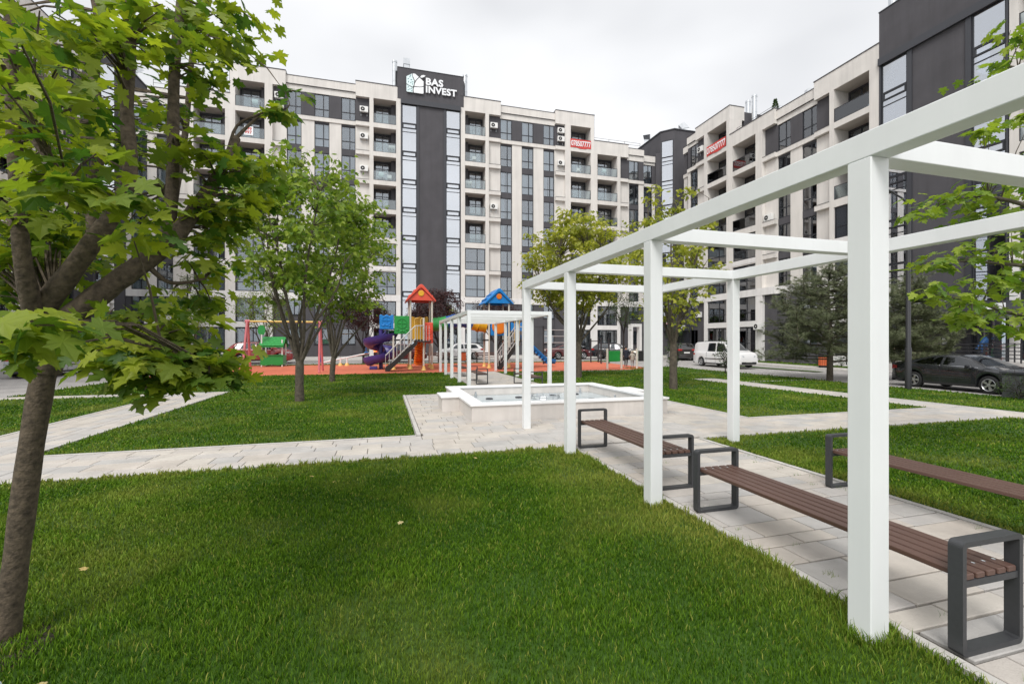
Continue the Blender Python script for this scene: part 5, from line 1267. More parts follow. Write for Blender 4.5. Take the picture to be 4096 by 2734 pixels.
park_bench(3.3, 36.7, 'dark park bench behind the first posts of the far pergola'); park_bench(7.2, 36.8, 'dark park bench behind the second tower of the play structure')
# right entrance with canopy, ramp and railings
en = thing('entrance_canopy', 'dark flat entrance canopy with white letter E plate on the right wing', 'canopy', (31.45, 19.0, 0))
MB().box(0,-3.0,3.22,2.32,3.4,4.05).build('canopy_box', 'dark_metal', en); MB().box(-0.02,-3.02,3.19,2.3,3.42,3.217).build('drip_edge', 'steel', en)
MB().tube([(0.0,-3.4,4.25),(0.0,2.0,4.2)],0.03,8).build('top_pipe','steel',en)
MB().box(-0.03,-2.95,3.62,-0.002,-2.05,3.92).build('letter_plate', 'sign_white', en)
mobj('lettering', text_mesh('E', 0.24, 0.002, 0.004, mat='trim_black'), en, (-0.034, -2.55, 3.68), (math.pi/2, 0, -math.pi/2))
MB().box(2.28,1.0,1.7,2.33,1.25,2.1).build('door_panel', 'sign_white', en)
rp = thing('ramp', 'pale concrete entrance ramp with landing below the right canopy', 'ramp', (31.5, 18.0, 0))
MB().box(0.0,-2.5,-0.05,2.27,5.4,0.74).build('landing', 'concrete', rp); MB().prism_x([(-2.5,-0.05),(-2.5,0.74),(-10.5,0.02),(-10.5,-0.05)],0.0,1.4).build('slope', 'concrete', rp)
def railing(label, pts, zs, x, h=1.0, lean=0.0):
    th = thing('railing', label, 'railing', (x, pts[0], 0))
    n = len(pts)
    for i, y in enumerate(pts):
        MB().box(-.025,-.025,zs[i]-0.02,.025,.025,zs[i]+h).build('post', 'dark_rail', th, loc=(0,y-pts[0],0))
    for k in range(5):
        hh = h*(0.22+0.19*k)
        for i in range(n-1): MB().tube([(0,pts[i]-pts[0],zs[i]+hh),(0,pts[i+1]-pts[0],zs[i+1]+hh)],0.016,6).build('rail', 'dark_rail', th)
railing('black metal railing along the front of the entrance ramp behind the sedan', [22.6,21.2,19.8,18.4,17.0,15.5], [.74]*6, 31.55)
railing('black metal railing sloping down the ramp at the right edge', [15.3,13.8,12.3,10.8,9.3,7.8], [.74,.6,.46,.33,.2,.06], 31.55)
railing('inner black metal railing along the ramp next to the entrance glass', [22.4,20.4,18.4,16.4,14.4,12.4,10.4], [.74,.74,.74,.74,.64,.46,.28], 32.85, 1.05)
railing('short leaning black railing beside the orange litter bin', [27.6,26.4,25.2], [0.55,0.45,0.2], 32.2, 1.05)
cd = thing('entrance_canopy', 'dark entrance box with small letter D plate at the far corner behind the tree', 'canopy', (32.4, 45.6, 0.2))
MB().box(-0.6,-0.9,2.95,1.4,1.9,3.75).build('canopy_box', 'dark_metal', cd); MB().box(-0.5,1.6,0,1.4,1.8,2.95).build('side_wall', 'dark_plaster', cd); MB().box(1.0,-0.8,0,1.3,1.6,2.95).build('door', 'frame', cd)
MB().box(-0.1,-0.93,3.2,0.6,-0.902,3.55).build('letter_plate', 'sign_white', cd)
mobj('lettering', text_mesh('D', 0.26, 0.002, 0.004, mat='trim_black'), cd, (0.15, -0.937, 3.28), (math.pi/2, 0, 0))
pt = thing('portal', 'white entrance portal frame in front of the main block behind the children', 'portal', (28.0, 47.2, 0.2))
MB().box(-0.65,-0.3,0,-0.35,0.3,3.4).build('jamb', 'white_band', pt); MB().box(0.5,-0.3,0,0.8,0.3,3.4).build('jamb', 'white_band', pt); MB().box(-0.65,-0.3,3.401,0.8,0.3,3.75).build('lintel', 'white_band', pt)
cl = thing('entrance_canopy', 'dark entrance canopy with pale side wall at the left corner behind the maple', 'canopy', (-21.6, 46.0, 0.2))
MB().box(-2.0,-1.2,3.3,2.2,2.6,4.2).build('canopy_box', 'dark_metal', cl); MB().box(2.2,-1.0,3.2,4.8,2.6,3.9).build('side_fascia', 'white_band', cl); MB().box(2.0,-1.0,0,2.4,2.4,3.2).build('side_wall', 'dark_plaster', cl); MB().box(-2.0,2.0,0,2.0,2.3,3.3).build('door', 'frame', cl)
rf = thing('fence', 'low black railing before the dark ground floor behind the seesaw', 'fence', (-4.2, 47.6, gz(47)))
for i in range(6): MB().box(-.02,-.02,0,.02,.02,1.1).build('post', 'dark_rail', rf, loc=(i*1.2,0,0))
for k in range(5): MB().box(0,-.012,0.2+k*.2,6.0,.012,0.225+k*.2).build('rail', 'dark_rail', rf)
pl = thing('planter', 'dark grey concrete planter wall in front of the sedan bonnet', 'planter', (20.45, 9.3, 0))
MB().box(-0.45,-1.4,-0.05,0.45,1.0,0.80).build('wall', 'planter_dark', pl); MB().box(-0.50,-1.45,0.80,0.50,1.05,0.86).build('coping', 'dark_metal', pl)
# ================================================================== trees and plants
def mirror_outline(h): return h + [(-x, y) for x, y in h[-2:0:-1]]
OUT_NEAR = mirror_outline([(0,0),(.12,-.06),(.25,-.12),(.27,-.01),(.46,-.02),(.36,.10),(.27,.20),(.40,.24),(.44,.32),(.62,.40),(.48,.46),(.45,.56),(.30,.50),(.20,.48),(.22,.64),(.30,.72),(.17,.80),(.10,.88),(0,1.04)])
OUT_FAR = mirror_outline([(0,0),(.42,.02),(.25,.22),(.56,.42),(.22,.50),(.24,.70),(0,1.0)])
OUT_OVAL = mirror_outline([(0,0),(.28,.35),(.2,.75),(0,1.0)])
def leaf_tpl(out, droop=0.28, fold=0.18):
    P = [(0, .30)] + out; V = []
    for x, y in P: V.append((x, y, -droop*(x*x+(y-.3)**2) + fold*abs(x) - 0.05*y))
    n = len(out); T = [(0, i+1, (i+1) % n+1) for i in range(n)]
    return np.array(V), np.array(T)
TPL = {'near': leaf_tpl(OUT_NEAR), 'far': leaf_tpl(OUT_FAR), 'oval': (np.array([(0,0,0),(.27,.45,.05),(0,1,-.12),(-.27,.45,.05)]), np.array([(0,1,2),(0,2,3)]))}
def leaf_mesh(name, tpl, pos, rot, size, tint, m):
    V, T = TPL[tpl]; n = len(pos); k = len(V)
    W = np.einsum('nij,kj->nki', rot, V)*size[:,None,None] + pos[:,None,:]
    me = bpy.data.meshes.new(name); me.vertices.add(n*k); me.vertices.foreach_set('co', W.reshape(-1).astype(np.float32))
    F = (T[None]+np.arange(n)[:,None,None]*k).reshape(-1); me.loops.add(len(F)); me.loops.foreach_set('vertex_index', F.astype(np.int32))
    me.polygons.add(len(F)//3); me.polygons.foreach_set('loop_start', (np.arange(len(F)//3)*3).astype(np.int32)); me.update(calc_edges=True)
    a = me.attributes.new('tint', 'FLOAT', 'POINT'); a.data.foreach_set('value', np.repeat(tint, k).astype(np.float32)); me.materials.append(M(m)); return me
trng = np.random.default_rng(5)
def leaf_frames(n, out_dir, tilt=0.5, droop=0.35):
    """rotation matrices: leaf +Y points outward and a little down, leaf +Z up with random tilt"""
    az = np.arctan2(out_dir[:,1], out_dir[:,0]) + trng.normal(0, 0.9, n)
    dn = trng.normal(droop, 0.35, n)
    y = np.stack([np.cos(az)*np.cos(dn), np.sin(az)*np.cos(dn), -np.sin(dn)], 1)
    up = np.stack([trng.normal(0, tilt, n), trng.normal(0, tilt, n), np.ones(n)], 1)
    x = np.cross(y, up); x /= np.linalg.norm(x, axis=1)[:,None]; z = np.cross(x, y)
    return np.stack([x, y, z], 2)
_single = {}
def tree(name, label, base, limbs, sprays, size, m, bark='bark', tpl='far', singles=0, group=None, twig=0.006, cat='tree', tilt=0.5, layered=0.45, droop=0.35, tint=(0.45, 0.25), trunk_sides=12):
    th = thing(name, label, cat, base, 0, group); B = Vector(base)
    tb = MB(); samples = []
    for li, l in enumerate(limbs):
        pts = [Vector(p[:3]) for p in l]; rs = [p[3] for p in l]; P = []; R_ = []
        for i in range(len(pts)-1):      # Catmull-Rom refinement
            p0, p1, p2, p3 = pts[max(i-1,0)], pts[i], pts[i+1], pts[min(i+2,len(pts)-1)]
            for s in range(4):
                t = s/4; P.append(0.5*((2*p1)+(p2-p0)*t+(2*p0-5*p1+4*p2-p3)*t*t+(3*p1-p0-3*p2+p3)*t**3)); R_.append((rs[i]*(1-t)+rs[i+1]*t)*(1+trng.uniform(-.05,.05)))
        P.append(pts[-1]); R_.append(rs[-1])
        tb.tube([p-B for p in P], R_, trunk_sides if rs[0] > 0.05 else 7)
        for p, r in zip(P[1:], R_[1:]):
            if li > 0 or len(limbs) == 1: samples.append((p, r))
    SP = np.array([tuple(p) for p, _ in samples])
    pos, outd, tnt = [], [], []; nt_ = 0
    for (x, y, z, rad, n) in sprays:
        ns = max(1, n//8); c = np.array((x, y, z))
        for s in range(ns):
            g = trng.normal(0, 1, 3); g /= np.linalg.norm(g)+1e-6; e = c + g*rad*np.array((1,1,layered*1.5))*trng.uniform(.3,1.0)
            dist = np.linalg.norm(SP-e, axis=1)+np.maximum(0, SP[:,2]-e[2])*0.8; i = int(np.argmin(dist)); q = SP[i]
            mid = (q+e)/2+np.array((0,0,0.10*np.linalg.norm(e-q)))
            tb.tube([Vector(q)-B, Vector(mid)-B, Vector(e)-B], [min(samples[i][1]*.7, twig*1.8), twig, twig*.5], 4, cap=False)
            k = n//ns; d = e-q; d[2] = 0; d /= np.linalg.norm(d)+1e-6
            off = trng.normal(0, 1, (k, 3))*np.array((1,1,layered))*rad*0.42
            pos.append(e+off); outd.append(d[None]*0.5+off/(rad*.4+1e-6)); tnt.append(np.clip(trng.normal(tint[0], tint[1], k)+trng.normal(0,.12), 0, 1))
    pos = np.concatenate(pos); outd = np.concatenate(outd); tnt = np.concatenate(tnt); n = len(pos)
    rot = leaf_frames(n, outd, tilt, droop); sz = trng.uniform(.7, 1.2, n)*size
    smooth_angle(tb.build('trunk', bark, th), 60)
    order = np.argsort(np.hypot(pos[:,0], pos[:,1])); one, rest = order[:singles], order[singles:]
    cr_ = mobj('crown', leaf_mesh('crown', tpl, pos[rest]-np.array(base), rot[rest], sz[rest], tnt[rest], m), th)
    if singles:
        cr_['kind'] = 'stuff'; key = (tpl, m)
        if key not in _single:
            V, T = TPL[tpl]; sm = m+'_single'
            me = bpy.data.meshes.new('leaf'); me.from_pydata([tuple(v) for v in V], [], [tuple(int(i) for i in t) for t in T]); me.materials.append(M(sm)); _single[key] = me
        for i in one:
            o = bpy.data.objects.new('leaf', _single[key]); C.objects.link(o); o.parent = cr_
            mt = Matrix([list(rot[i][0]), list(rot[i][1]), list(rot[i][2])]).to_4x4()*1.0
            o.matrix_local = Matrix.Translation(Vector(pos[i])-B) @ mt @ Matrix.Scale(float(sz[i]), 4)
    return th
for nm, a, b in (('leaf_light', (0.100,0.190,0.026), (0.320,0.400,0.055)), ('leaf_yellow', (0.205,0.245,0.034), (0.520,0.500,0.085))): leafmat(nm+'_single', a, b, 0.42, attr=False)
def auto_limbs(base, fork, nst, reach, top, r0, seed, lean=(0,0), sub=2, twist=0.25):
    R = random.Random(seed); bx, by, bz = base; fz = bz+fork
    fx, fy = bx+lean[0]*fork, by+lean[1]*fork
    L = [[(bx, by, bz-0.1, r0*1.18), (bx+(fx-bx)*.4+R.uniform(-.02,.02), by+(fy-by)*.4, bz+fork*.45, r0), (fx, fy, fz, r0*.95), (fx, fy, fz+0.15, r0*.7)]]
    for i in range(nst):
        a = 2*math.pi*i/nst+R.uniform(-.4,.4); q = R.uniform(.35,1.0)*reach; h = top*R.uniform(.72,1.0) if q < reach*.7 else top*R.uniform(.55,.85)
        px, py = math.cos(a), math.sin(a); rr_ = r0*R.uniform(.38,.55)
        pts = []
        for t, f in ((0,0),(.2,.22),(.45,.55),(.72,.82),(1,1.0)):
            pts.append((fx+px*q*f+R.uniform(-1,1)*twist*t, fy+py*q*f+R.uniform(-1,1)*twist*t, fz-0.05+(h-fork)*t, rr_*(1-.82*t)+.004))
        L.append(pts)
        for s in range(sub):
            j = R.choice((1, 2, 2, 3)); p = pts[j]; b = a+R.uniform(-1.1,1.1); d = R.uniform(.5,1.1)*reach*.5; r1 = p[3]*.6
            L.append([p[:3]+(r1,), (p[0]+math.cos(b)*d*.5, p[1]+math.sin(b)*d*.5, p[2]+d*.45, r1*.6), (p[0]+math.cos(b)*d, p[1]+math.sin(b)*d, p[2]+d*.8+R.uniform(0,.4), .006)])
    return L
def auto_sprays(c, rad, n, srad, per, seed, low=None):
    R = random.Random(seed); out_ = []
    while len(out_) < n:
        g = Vector((R.gauss(0,1), R.gauss(0,1), R.gauss(0,1))).normalized()*R.uniform(.35,1.0)**.6
        p = (c[0]+g.x*rad[0], c[1]+g.y*rad[1], c[2]+g.z*rad[2])
        if low and p[2] < low: continue
        out_.append((*p, srad*R.uniform(.7,1.3), int(per*R.uniform(.6,1.3))))
    return out_
MAPLE_LIMBS = [[(-2.31,3.57,-0.35,0.100),(-2.29,3.58,-0.04,0.080),(-2.25,3.58,0.23,0.066),(-2.2,3.56,0.58,0.061),(-2.12,3.54,1.21,0.060),(-2.04,3.52,1.7,0.063)],
  [(-2.05,3.53,1.67,0.082),(-1.93,3.51,1.96,0.071),(-1.73,3.52,2.18,0.065),(-1.53,3.55,2.38,0.063),(-1.37,3.58,2.56,0.058),(-1.22,3.66,2.87,0.044),(-1.11,3.76,3.17,0.034),(-1.07,3.83,3.37,0.031)],
  [(-1.11,3.77,3.22,0.012),(-1.06,3.82,3.46,0.010),(-0.9,3.82,3.57,0.007),(-0.71,3.81,3.64,0.005),(-0.73,3.81,3.75,0.003)],
  [(-1.07,3.83,3.37,0.014),(-0.94,3.83,3.53,0.010),(-0.83,3.84,3.63,0.005)],
  [(-1.41,3.59,2.51,0.042),(-1.41,3.66,2.95,0.039),(-1.41,3.67,3.31,0.037),(-1.42,3.72,3.79,0.034),(-1.4,3.75,4.19,0.031),(-1.38,3.79,4.56,0.027)],
  [(-1.51,3.95,2.9,0.024),(-1.53,4.2,3.53,0.023),(-1.52,4.28,4.1,0.020),(-1.5,4.36,4.62,0.018),(-1.47,4.43,4.98,0.014)],
  [(-1.53,4.22,3.77,0.012),(-1.41,4.25,3.89,0.010),(-1.35,4.23,3.91,0.006),(-1.32,4.24,3.86,0.003)],
  [(-2.08,3.54,1.81,0.075),(-2.05,3.51,2.04,0.065),(-1.89,3.44,2.24,0.058),(-1.7,3.35,2.47,0.054),(-1.56,3.31,2.68,0.045),(-1.49,3.29,2.88,0.039),(-1.53,3.34,3.28,0.034),(-1.53,3.38,3.71,0.030),(-1.6,3.48,4.21,0.024)],
  [(-1.7,3.35,2.47,0.037),(-1.76,3.45,2.81,0.034),(-1.75,3.52,3.15,0.031),(-1.84,3.63,3.59,0.027),(-1.84,3.67,3.96,0.023),(-1.93,3.74,4.34,0.020)],
  [(-2.08,3.53,1.92,0.054),(-2.02,3.31,2.29,0.041),(-2.0,3.23,2.72,0.035),(-1.99,3.18,3.22,0.031),(-2.04,3.24,3.78,0.024)],
  [(-1.92,3.45,1.93,0.020),(-1.54,3.18,1.89,0.015),(-1.19,2.96,1.81,0.011),(-0.94,2.89,1.74,0.007)],
  [(-1.8,2.96,2.95,0.014),(-1.63,2.84,2.76,0.012),(-1.49,2.72,2.62,0.008)],
  [(-1.53,3.55,2.38,0.020),(-1.4,3.59,2.25,0.014),(-1.23,3.71,2.3,0.008)],
  ]
MAPLE_SPRAYS = [(-2.76,4.54,2.63,0.42,73),(-2.52,4.48,2.46,0.42,73),(-2.42,4.62,2.66,0.38,40),(-2.86,4.57,2.28,0.38,63),(-2.7,4.69,2.95,0.42,63),(-1.23,2.72,2.29,0.14,11),(-1.24,2.56,2.5,0.15,17),(-1.15,2.62,2.44,0.14,11),(-1.24,2.07,1.92,0.17,39),(-1.38,2.19,1.84,0.14,21),(-1.26,2.24,1.92,0.11,15),(-1.52,3.13,1.87,0.20,75),(-1.31,2.99,1.81,0.20,90),(-1.19,2.88,1.74,0.20,105),(-1.04,2.92,1.76,0.19,105),(-1.2,2.88,1.62,0.17,60),(-1.18,3.12,1.89,0.20,82),(-0.96,2.97,1.69,0.14,60),(-1.51,3.29,2.02,0.21,45),(-2.22,3.82,2.51,0.30,63),(-2.28,3.75,2.38,0.30,52),(-2.21,4.06,2.66,0.34,63),(-2.39,3.87,2.69,0.30,52),(-2.33,4.1,2.37,0.34,52),(-2.48,3.98,2.23,0.30,42),(-1.39,2.52,2.53,0.24,42),(-1.58,2.66,2.57,0.21,31),(-1.86,2.98,2.6,0.26,31),(-1.03,1.68,2.7,0.10,3),(-1.37,2.35,2.89,0.19,13),(-1.49,2.88,3.18,0.26,32),(-1.41,2.53,2.74,0.22,23),(-1.47,3.04,3.46,0.27,36),(-1.41,3.27,3.71,0.29,40),(-1.35,3.66,3.89,0.29,40),(-1.23,3.79,4.15,0.31,40),(-1.12,4.01,4.38,0.29,27),(-1.25,4.04,4.11,0.24,24),(-1.32,3.82,3.8,0.24,24),(-1.5,2.47,3.28,0.26,24),(-1.54,2.89,3.54,0.30,40),(-1.49,3.29,3.87,0.32,40),(-1.41,3.67,4.16,0.31,36),(-1.2,3.86,4.38,0.31,35),(-1.05,4.15,4.5,0.14,6),(-0.98,4.13,4.39,0.10,5),(-1.32,3.65,3.16,0.24,27),(-1.19,3.61,3.03,0.19,35),(-1.04,3.65,3.12,0.17,32),(-0.91,3.7,3.18,0.15,22),(-1.08,3.67,2.82,0.20,40),(-1.17,3.61,2.77,0.19,35),(-0.97,3.72,2.94,0.17,27),(-0.87,3.77,3.1,0.12,14),(-1.19,3.78,2.59,0.20,38),(-1.23,3.79,2.4,0.19,32),(-1.06,3.82,2.68,0.15,20),(-1.32,3.82,2.15,0.22,27),(-1.32,3.65,2.53,0.21,22),(-1.31,3.89,2.12,0.14,17),(-0.75,3.82,3.66,0.11,12),(-0.71,3.81,3.59,0.09,9),(-0.67,3.8,3.78,0.09,6),(-1.74,2.78,2.81,0.26,24),(-1.82,3.14,2.97,0.26,27),(-1.65,3.83,3.26,0.30,35),(-1.77,3.69,3.19,0.26,28),(-1.54,3.88,3.55,0.27,32),(-1.63,2.59,2.98,0.24,19),(-2.25,4.24,3.46,0.38,48),(-2.46,4.13,3.77,0.38,40),(-2.33,4.1,4.06,0.38,40),(-2.64,4.35,3.19,0.42,40),(-2.63,4.84,3.87,0.51,47),(-2.47,3.64,3.17,0.51,47),(-2.67,3.86,2.52,0.51,73),(-2.31,3.44,3.61,0.51,47)]
RIGHT_LIMBS = [[(11.14,4.36,-0.95,0.150),(11.04,4.39,1.05,0.130),(10.94,4.42,2.43,0.120)],
  [(10.94,4.42,2.02,0.050),(10.2,4.52,2.28,0.040),(9.35,4.65,2.28,0.028),(8.58,4.77,2.47,0.016),(7.77,4.78,2.52,0.008)],
  [(10.94,4.42,2.43,0.060),(10.27,4.5,2.97,0.045),(9.48,4.62,3.02,0.030),(8.7,4.78,3.07,0.016),(7.89,4.85,3.05,0.008)],
  [(10.91,4.42,2.84,0.070),(10.2,4.52,3.78,0.050),(9.48,4.62,3.96,0.032),(8.64,4.75,4.06,0.020),(7.83,4.87,3.83,0.008)],
  [(11.09,4.48,3.42,0.070),(10.62,4.61,5.23,0.050),(9.95,4.69,6.02,0.030),(9.41,4.84,6.22,0.015)],
  [(11.31,4.52,4.57,0.060),(11.33,4.62,6.76,0.050),(11.05,4.7,8.2,0.030)],
  ]
RIGHT_SPRAYS = [(9.15,4.71,5.09,0.35,26),(8.7,4.73,4.19,0.40,50),(8.08,4.8,4.03,0.32,40),(7.73,4.9,3.76,0.22,24),(9.15,4.71,3.35,0.40,50),(8.39,4.82,3.13,0.35,44),(7.83,4.87,3.05,0.25,28),(8.83,4.8,2.75,0.40,50),(7.66,4.71,2.51,0.25,34),(8.02,4.71,2.45,0.25,26),(9.09,4.73,2.48,0.40,50),(8.39,4.71,2.17,0.32,36),(9.28,4.67,2.08,0.35,40),(9.35,4.86,6.22,0.30,26),(9.61,4.79,6.57,0.35,36),(9.68,4.77,3.95,0.45,56),(9.85,4.82,3.0,0.45,56),(9.82,4.83,5.37,0.35,30),(10.36,4.79,4.57,0.60,70),(10.5,4.75,3.15,0.60,70),(10.5,4.75,5.99,0.60,70),(8.9,4.68,3.73,0.35,36),(8.9,4.78,5.09,0.20,12),(8.7,4.83,3.89,0.30,30),(10.22,4.72,2.09,0.50,50),(11.49,4.88,5.09,0.70,80),(11.64,4.84,6.96,0.70,80)]

tree('maple_tree', 'large near maple with leaning brown trunk and broad lobed leaves at the left edge', (-2.28, 3.50, -0.05), MAPLE_LIMBS, MAPLE_SPRAYS, 0.105, 'leaf_maple', 'bark', 'near', 300, tilt=0.45, layered=0.42, tint=(0.45,0.32), trunk_sides=20)
tree('maple_tree', 'maple with light green leaves reaching in from the right edge, trunk out of view', (10.6, 4.1, 0), RIGHT_LIMBS, RIGHT_SPRAYS, 0.15, 'leaf_light', 'bark_grey', 'near', 300, tilt=0.35, layered=0.38, tint=(0.55,0.28))
b_ = (-2.55, 15.45, 0)
tree('maple_tree', 'many stemmed green maple standing on the lawn in front of the swing frame', b_, auto_limbs(b_, 1.15, 9, 2.1, 6.6, 0.125, 3), auto_sprays((-2.55,15.45,5.3), (2.3,2.1,2.6), 185, .43, 32, 4, 2.8), 0.165, 'leaf_light', 'bark_grey', 'far', 300, tilt=.8, droop=.5)
b_ = (-2.35, 22.6, 0)
tree('maple_tree', 'forked green maple on the lawn just right of the many stemmed maple', b_, auto_limbs(b_, 1.0, 7, 2.2, 7.0, 0.12, 8, lean=(.05,0)), auto_sprays((-1.9,22.6,5.6), (2.4,2.1,2.9), 155, .46, 32, 9, 2.8), 0.172, 'leaf_light', 'bark_grey', 'far', 150, tilt=.8, droop=.5)
b_ = (9.65, 21.7, 0)
tree('maple_tree', 'yellow green round maple behind the fountain, right of the far pergola', b_, auto_limbs(b_, 1.75, 10, 2.5, 7.4, 0.155, 12), auto_sprays((9.55,21.7,5.9), (2.75,2.5,2.6), 230, .5, 36, 13, 3.2), 0.175, 'leaf_yellow', 'bark_grey', 'far', 150, tilt=.8, droop=.5)
b_ = (10.85, 15.4, 0)
tree('maple_tree', 'slim sparse olive yellow maple rising through the near pergola', b_, auto_limbs(b_, 1.7, 6, 1.7, 7.4, 0.14, 21), auto_sprays((10.85,15.4,5.2), (1.8,1.6,2.9), 105, .38, 28, 22, 2.4), 0.16, 'leaf_yellow', 'bark_grey', 'far', 150, tilt=.8, droop=.5, tint=(.35,.25))
# trees near the rear road
def small(name, label, x, y, fork, nst, reach, top, r0, c, rad, n, srad, per, size, m, seed, bark='bark_dark', grp=None):
    b_ = (x, y, gz(y)); tree(name, label, b_, auto_limbs(b_, fork, nst, reach, top, r0, seed), auto_sprays(c, rad, n, srad, per, seed+1), size, m, bark, 'oval', 0, grp, tilt=1.4, layered=.8)
small('plum_tree', 'dark purple leaved tree behind the spiral slide', -1.6, 37.9, 1.1, 8, 1.8, 4.6, 0.10, (-1.6,37.9,4.1), (1.8,1.6,1.5), 90, .35, 60, .15, 'leaf_purple', 31, grp='purple trees')
small('plum_tree', 'dark purple leaved tree behind the red roofed tower', 4.4, 38.4, 1.2, 8, 2.0, 5.6, 0.11, (4.3,38.4,4.6), (2.1,1.8,1.75), 110, .38, 60, .15, 'leaf_purple', 35, grp='purple trees')
small('plum_tree', 'dark purple leaved tree behind the blue roofed tower', 9.4, 38.2, 1.2, 8, 1.9, 5.2, 0.10, (9.4,38.2,4.2), (1.9,1.7,1.6), 95, .36, 60, .15, 'leaf_purple', 39, grp='purple trees')
small('street_tree', 'bushy green young tree behind the pink swing frame', -8.8, 38.2, 1.2, 7, 1.6, 5.6, 0.10, (-8.8,38.2,4.6), (1.9,1.7,2.0), 90, .36, 40, .12, 'leaf_light', 43, 'bark_grey')
small('street_tree', 'airy pale young tree before the left end of the main block', -15.0, 43.2, 2.4, 7, 1.4, 7.2, 0.07, (-15.0,43.2,6.0), (1.6,1.5,1.8), 60, .32, 30, .12, 'leaf_pale', 47, 'bark_grey')
small('street_tree', 'dark slender tree behind the two children', 21.2, 37.6, 2.4, 7, 1.3, 6.8, 0.08, (21.2,37.6,5.2), (1.55,1.4,2.2), 85, .34, 36, .12, 'leaf_shrub', 51)
small('street_tree', 'young green tree between the left trees and the main block', -12.0, 33.5, 1.4, 6, 1.3, 4.2, 0.07, (-12.0,33.5,3.6), (1.4,1.3,1.5), 60, .3, 34, .12, 'leaf_light', 55, 'bark_grey')
small('sapling', 'slender leafy sapling by the road at the left beyond the near maple', -10.6, 22.3, 0.4, 6, 0.5, 2.3, 0.03, (-10.6,22.3,1.4), (.6,.6,1.0), 26, .2, 18, .09, 'leaf_pale', 59)
small('sapling', 'leafy sapling in front of the white van bonnet', 19.3, 22.4, 0.4, 6, 0.45, 2.1, 0.03, (19.3,22.4,1.3), (.5,.5,.85), 30, .2, 24, .09, 'leaf_shrub', 63)
small('sapling', 'leafy sapling beside the trunk of the slim yellow maple', 15.9, 22.4, 0.3, 6, 0.45, 3.0, 0.03, (15.9,22.4,1.7), (.5,.5,1.4), 34, .2, 20, .10, 'leaf_shrub', 67)
small('shrub', 'thorny grey green shrub in front of the dark planter', 19.75, 9.7, 0.12, 7, 0.45, 0.75, 0.02, (19.75,9.7,.42), (.55,.6,.36), 34, .16, 26, .05, 'leaf_shrub', 71)
R_ = random.Random(9)
for i in range(9):
    y = 26.2+i*1.9; x = 33.0+R_.uniform(-.2,.2)
    small('shrub', ['low green shrub by the right wing wall nearest the leaning railing','low green shrub second along the right wing wall','low green shrub third along the right wing wall','low green shrub fourth along the right wing wall','low green shrub under the low air conditioner of the right wing','low green shrub sixth along the right wing wall','low green shrub seventh along the right wing wall','low green shrub eighth along the right wing wall','low green shrub at the far end of the right wing bed'][i], x, y, 0.1, 5, .35, .7, 0.015, (x,y,.4+gz(y)), (.4,.5,.3), 12, .16, 22, .07, 'leaf_shrub', 100+i*3, grp='shrubs along the right wing')
# pine
def pine(label, base, h, rad, seed):
    R = random.Random(seed); th = thing('pine_tree', label, 'tree', base); tb = MB()
    tb.tube([(0,0,-0.1),(0.05,0,h*.4),(-.05,.05,h*.75),(0,0,h)], [.15,.11,.06,.015], 10)
    vs, fs, tn = [], [], []
    def tuft(p, d, n=44, ln=0.19):
        d = Vector(d).normalized()
        for _ in range(n):
            v = (d*R.uniform(.2,1.0)+Vector((R.gauss(0,1),R.gauss(0,1),R.gauss(0,1)))*.55).normalized(); s = Vector(p)-d*R.uniform(0,.12); e = s+v*ln*R.uniform(.7,1.2); w = v.orthogonal().normalized()*0.0075
            k = len(vs); vs.extend([tuple(s-w), tuple(s+w), tuple(e)]); fs.append((k,k+1,k+2)); t = R.random(); tn.extend([t*.6]*2+[t])
    nbr = int(h*15)
    for i in range(nbr):
        z = 0.9+(h-1.2)*(i/nbr)+R.uniform(-.15,.15); f = max(.12, 1-(max(0, z-1.6)/(h-1.4))**1.5); a = i*2.4+R.uniform(-.4,.4); L = rad*f*R.uniform(.55,1.1); up = R.uniform(.0,.30)
        P = [Vector((0,0,z)), Vector((math.cos(a)*L*.4, math.sin(a)*L*.4, z+L*up*.25)), Vector((math.cos(a)*L*.75, math.sin(a)*L*.75, z+L*up*.7)), Vector((math.cos(a+.15)*L, math.sin(a+.15)*L, z+L*up+R.uniform(.1,.4)))]
        tb.tube(P, [.035,.026,.016,.008], 5)
        for j in range(int(5+L*7)):
            t = R.uniform(.25,1.0)*3; k = min(2, int(t)); q = P[k].lerp(P[k+1], t-k)
            d = Vector((math.cos(a)*.5+R.gauss(0,.7), math.sin(a)*.5+R.gauss(0,.7), R.uniform(-.25,1.0))).normalized(); e = q+d*R.uniform(.2,.75)
            tb.tube([q, e], [.010,.006], 3, cap=False); tuft(e, d); tuft(q.lerp(e,.6), d, 26); tuft(q.lerp(e,.3), d, 14)
    tuft((0,0,h), (0,0,1), 60)
    tb.build('trunk', 'bark_grey', th)
    me = bpy.data.meshes.new('crown'); me.from_pydata(vs, [], fs); a = me.attributes.new('tint','FLOAT','POINT'); a.data.foreach_set('value', tn); me.materials.append(M('needle')); mobj('crown', me, th)
pine('dark green pine with long needles behind the nearest pergola post', (20.9, 17.2, 0), 5.5, 3.6, 3)
pine('smaller dark pine behind the lamp post beside the entrance', (24.6, 16.0, 0), 5.0, 1.5, 6)
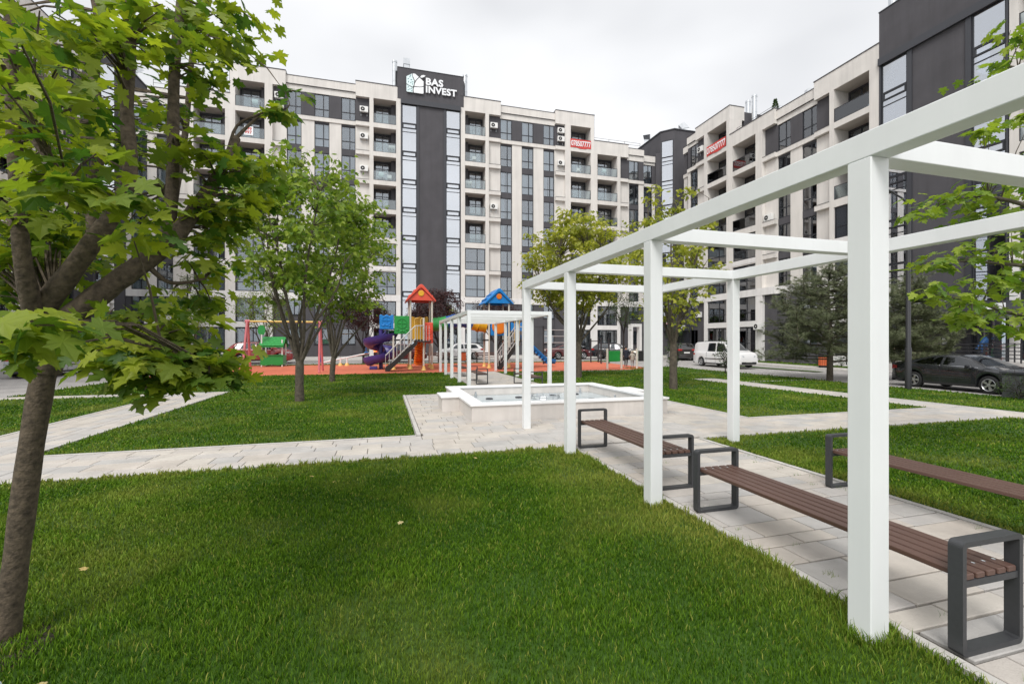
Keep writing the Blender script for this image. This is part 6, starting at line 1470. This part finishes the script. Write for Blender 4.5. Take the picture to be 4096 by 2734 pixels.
# small conifer in a pot on the right wing roof
pc = thing('potted_conifer', 'small dark conifer standing on the roof edge of the right wing', 'plant', (34.4, 33.6, 22.1))
MB().lathe([(.18,0),(.24,.4)], n=12).build('pot', 'planter_dark', pc)
q_ = random.Random(4); pts_ = []
ps_ = np.array([(lambda a, z: (math.cos(a)*(1.6-z)*.28*q_.uniform(.5,1), math.sin(a)*(1.6-z)*.28*q_.uniform(.5,1), .4+z))(q_.random()*6.28, q_.uniform(0,1.5)) for _ in range(420)])
mobj('foliage', leaf_mesh('foliage', 'oval', ps_, leaf_frames(len(ps_), ps_, .8, -.6), np.full(len(ps_), .16), np.array([q_.random()*.5 for _ in ps_]), 'leaf_shrub'), pc)
# fallen leaves and litter on the front lawn
for (x, y, a, lab) in ((-2.28,4.35,.4,'pale yellow fallen leaf on the grass right of the near maple trunk'),(-1.71,2.96,2.0,'yellow fallen leaf on the grass near the lower left corner'),(-.92,6.55,1.1,'pale fallen leaf on the grass near the front path, left of two'),(-.62,6.25,3.0,'pale fallen leaf on the grass near the front path, right of two'),(.13,4.63,5.0,'small dull fallen leaf in the middle of the front lawn'),(1.35,6.9,.2,'pale fallen leaf on the grass near the path and pergola corner')):
    tag(mobj('fallen_leaf', _fl if '_fl' in globals() else globals().setdefault('_fl', (lambda V, T: (lambda me: (me.from_pydata([tuple(v) for v in V], [], [tuple(int(i) for i in t) for t in T]), me.materials.append(M('fallen')), me)[2])(bpy.data.meshes.new('fallen_leaf')))(*TPL['near'])), None, (x, y, .062), (.25,.2,a), scale=.055), lab, 'leaf', 'fallen leaves on the front lawn')
cup = thing('crumpled_cup', 'crumpled pale blue plastic cup lying at the foot of the near maple', 'litter', (-2.05, 3.02, .03), .6)
cr2 = random.Random(2); cmb = MB().loft([[((r+cr2.uniform(-.008,.008))*math.cos(2*math.pi*j/12), (r*.6+cr2.uniform(-.008,.008))*math.sin(2*math.pi*j/12), z) for j in range(12)] for r, z in ((.035,0),(.04,.04),(.045,.08),(.055,.11))])
cmb.build('cup_body', 'paper_blue', cup, rot=(1.2,.2,.4)); MB().box(0,0,.0,.11,.012,.006).build('straw', 'paper_blue', cup, rot=(.0,-.25,1.0))
soil = MB().loft([[(-2.28+q*(1+.12*math.sin(3*k))*math.cos(2*math.pi*k/18), 3.45+q*(1+.12*math.cos(2*k))*math.sin(2*math.pi*k/18), z) for k in range(18)] for q, z in ((.30,.0),(.26,.012),(.02,.02))], cap=False).build('soil', 'soil'); soil['kind'] = 'structure'
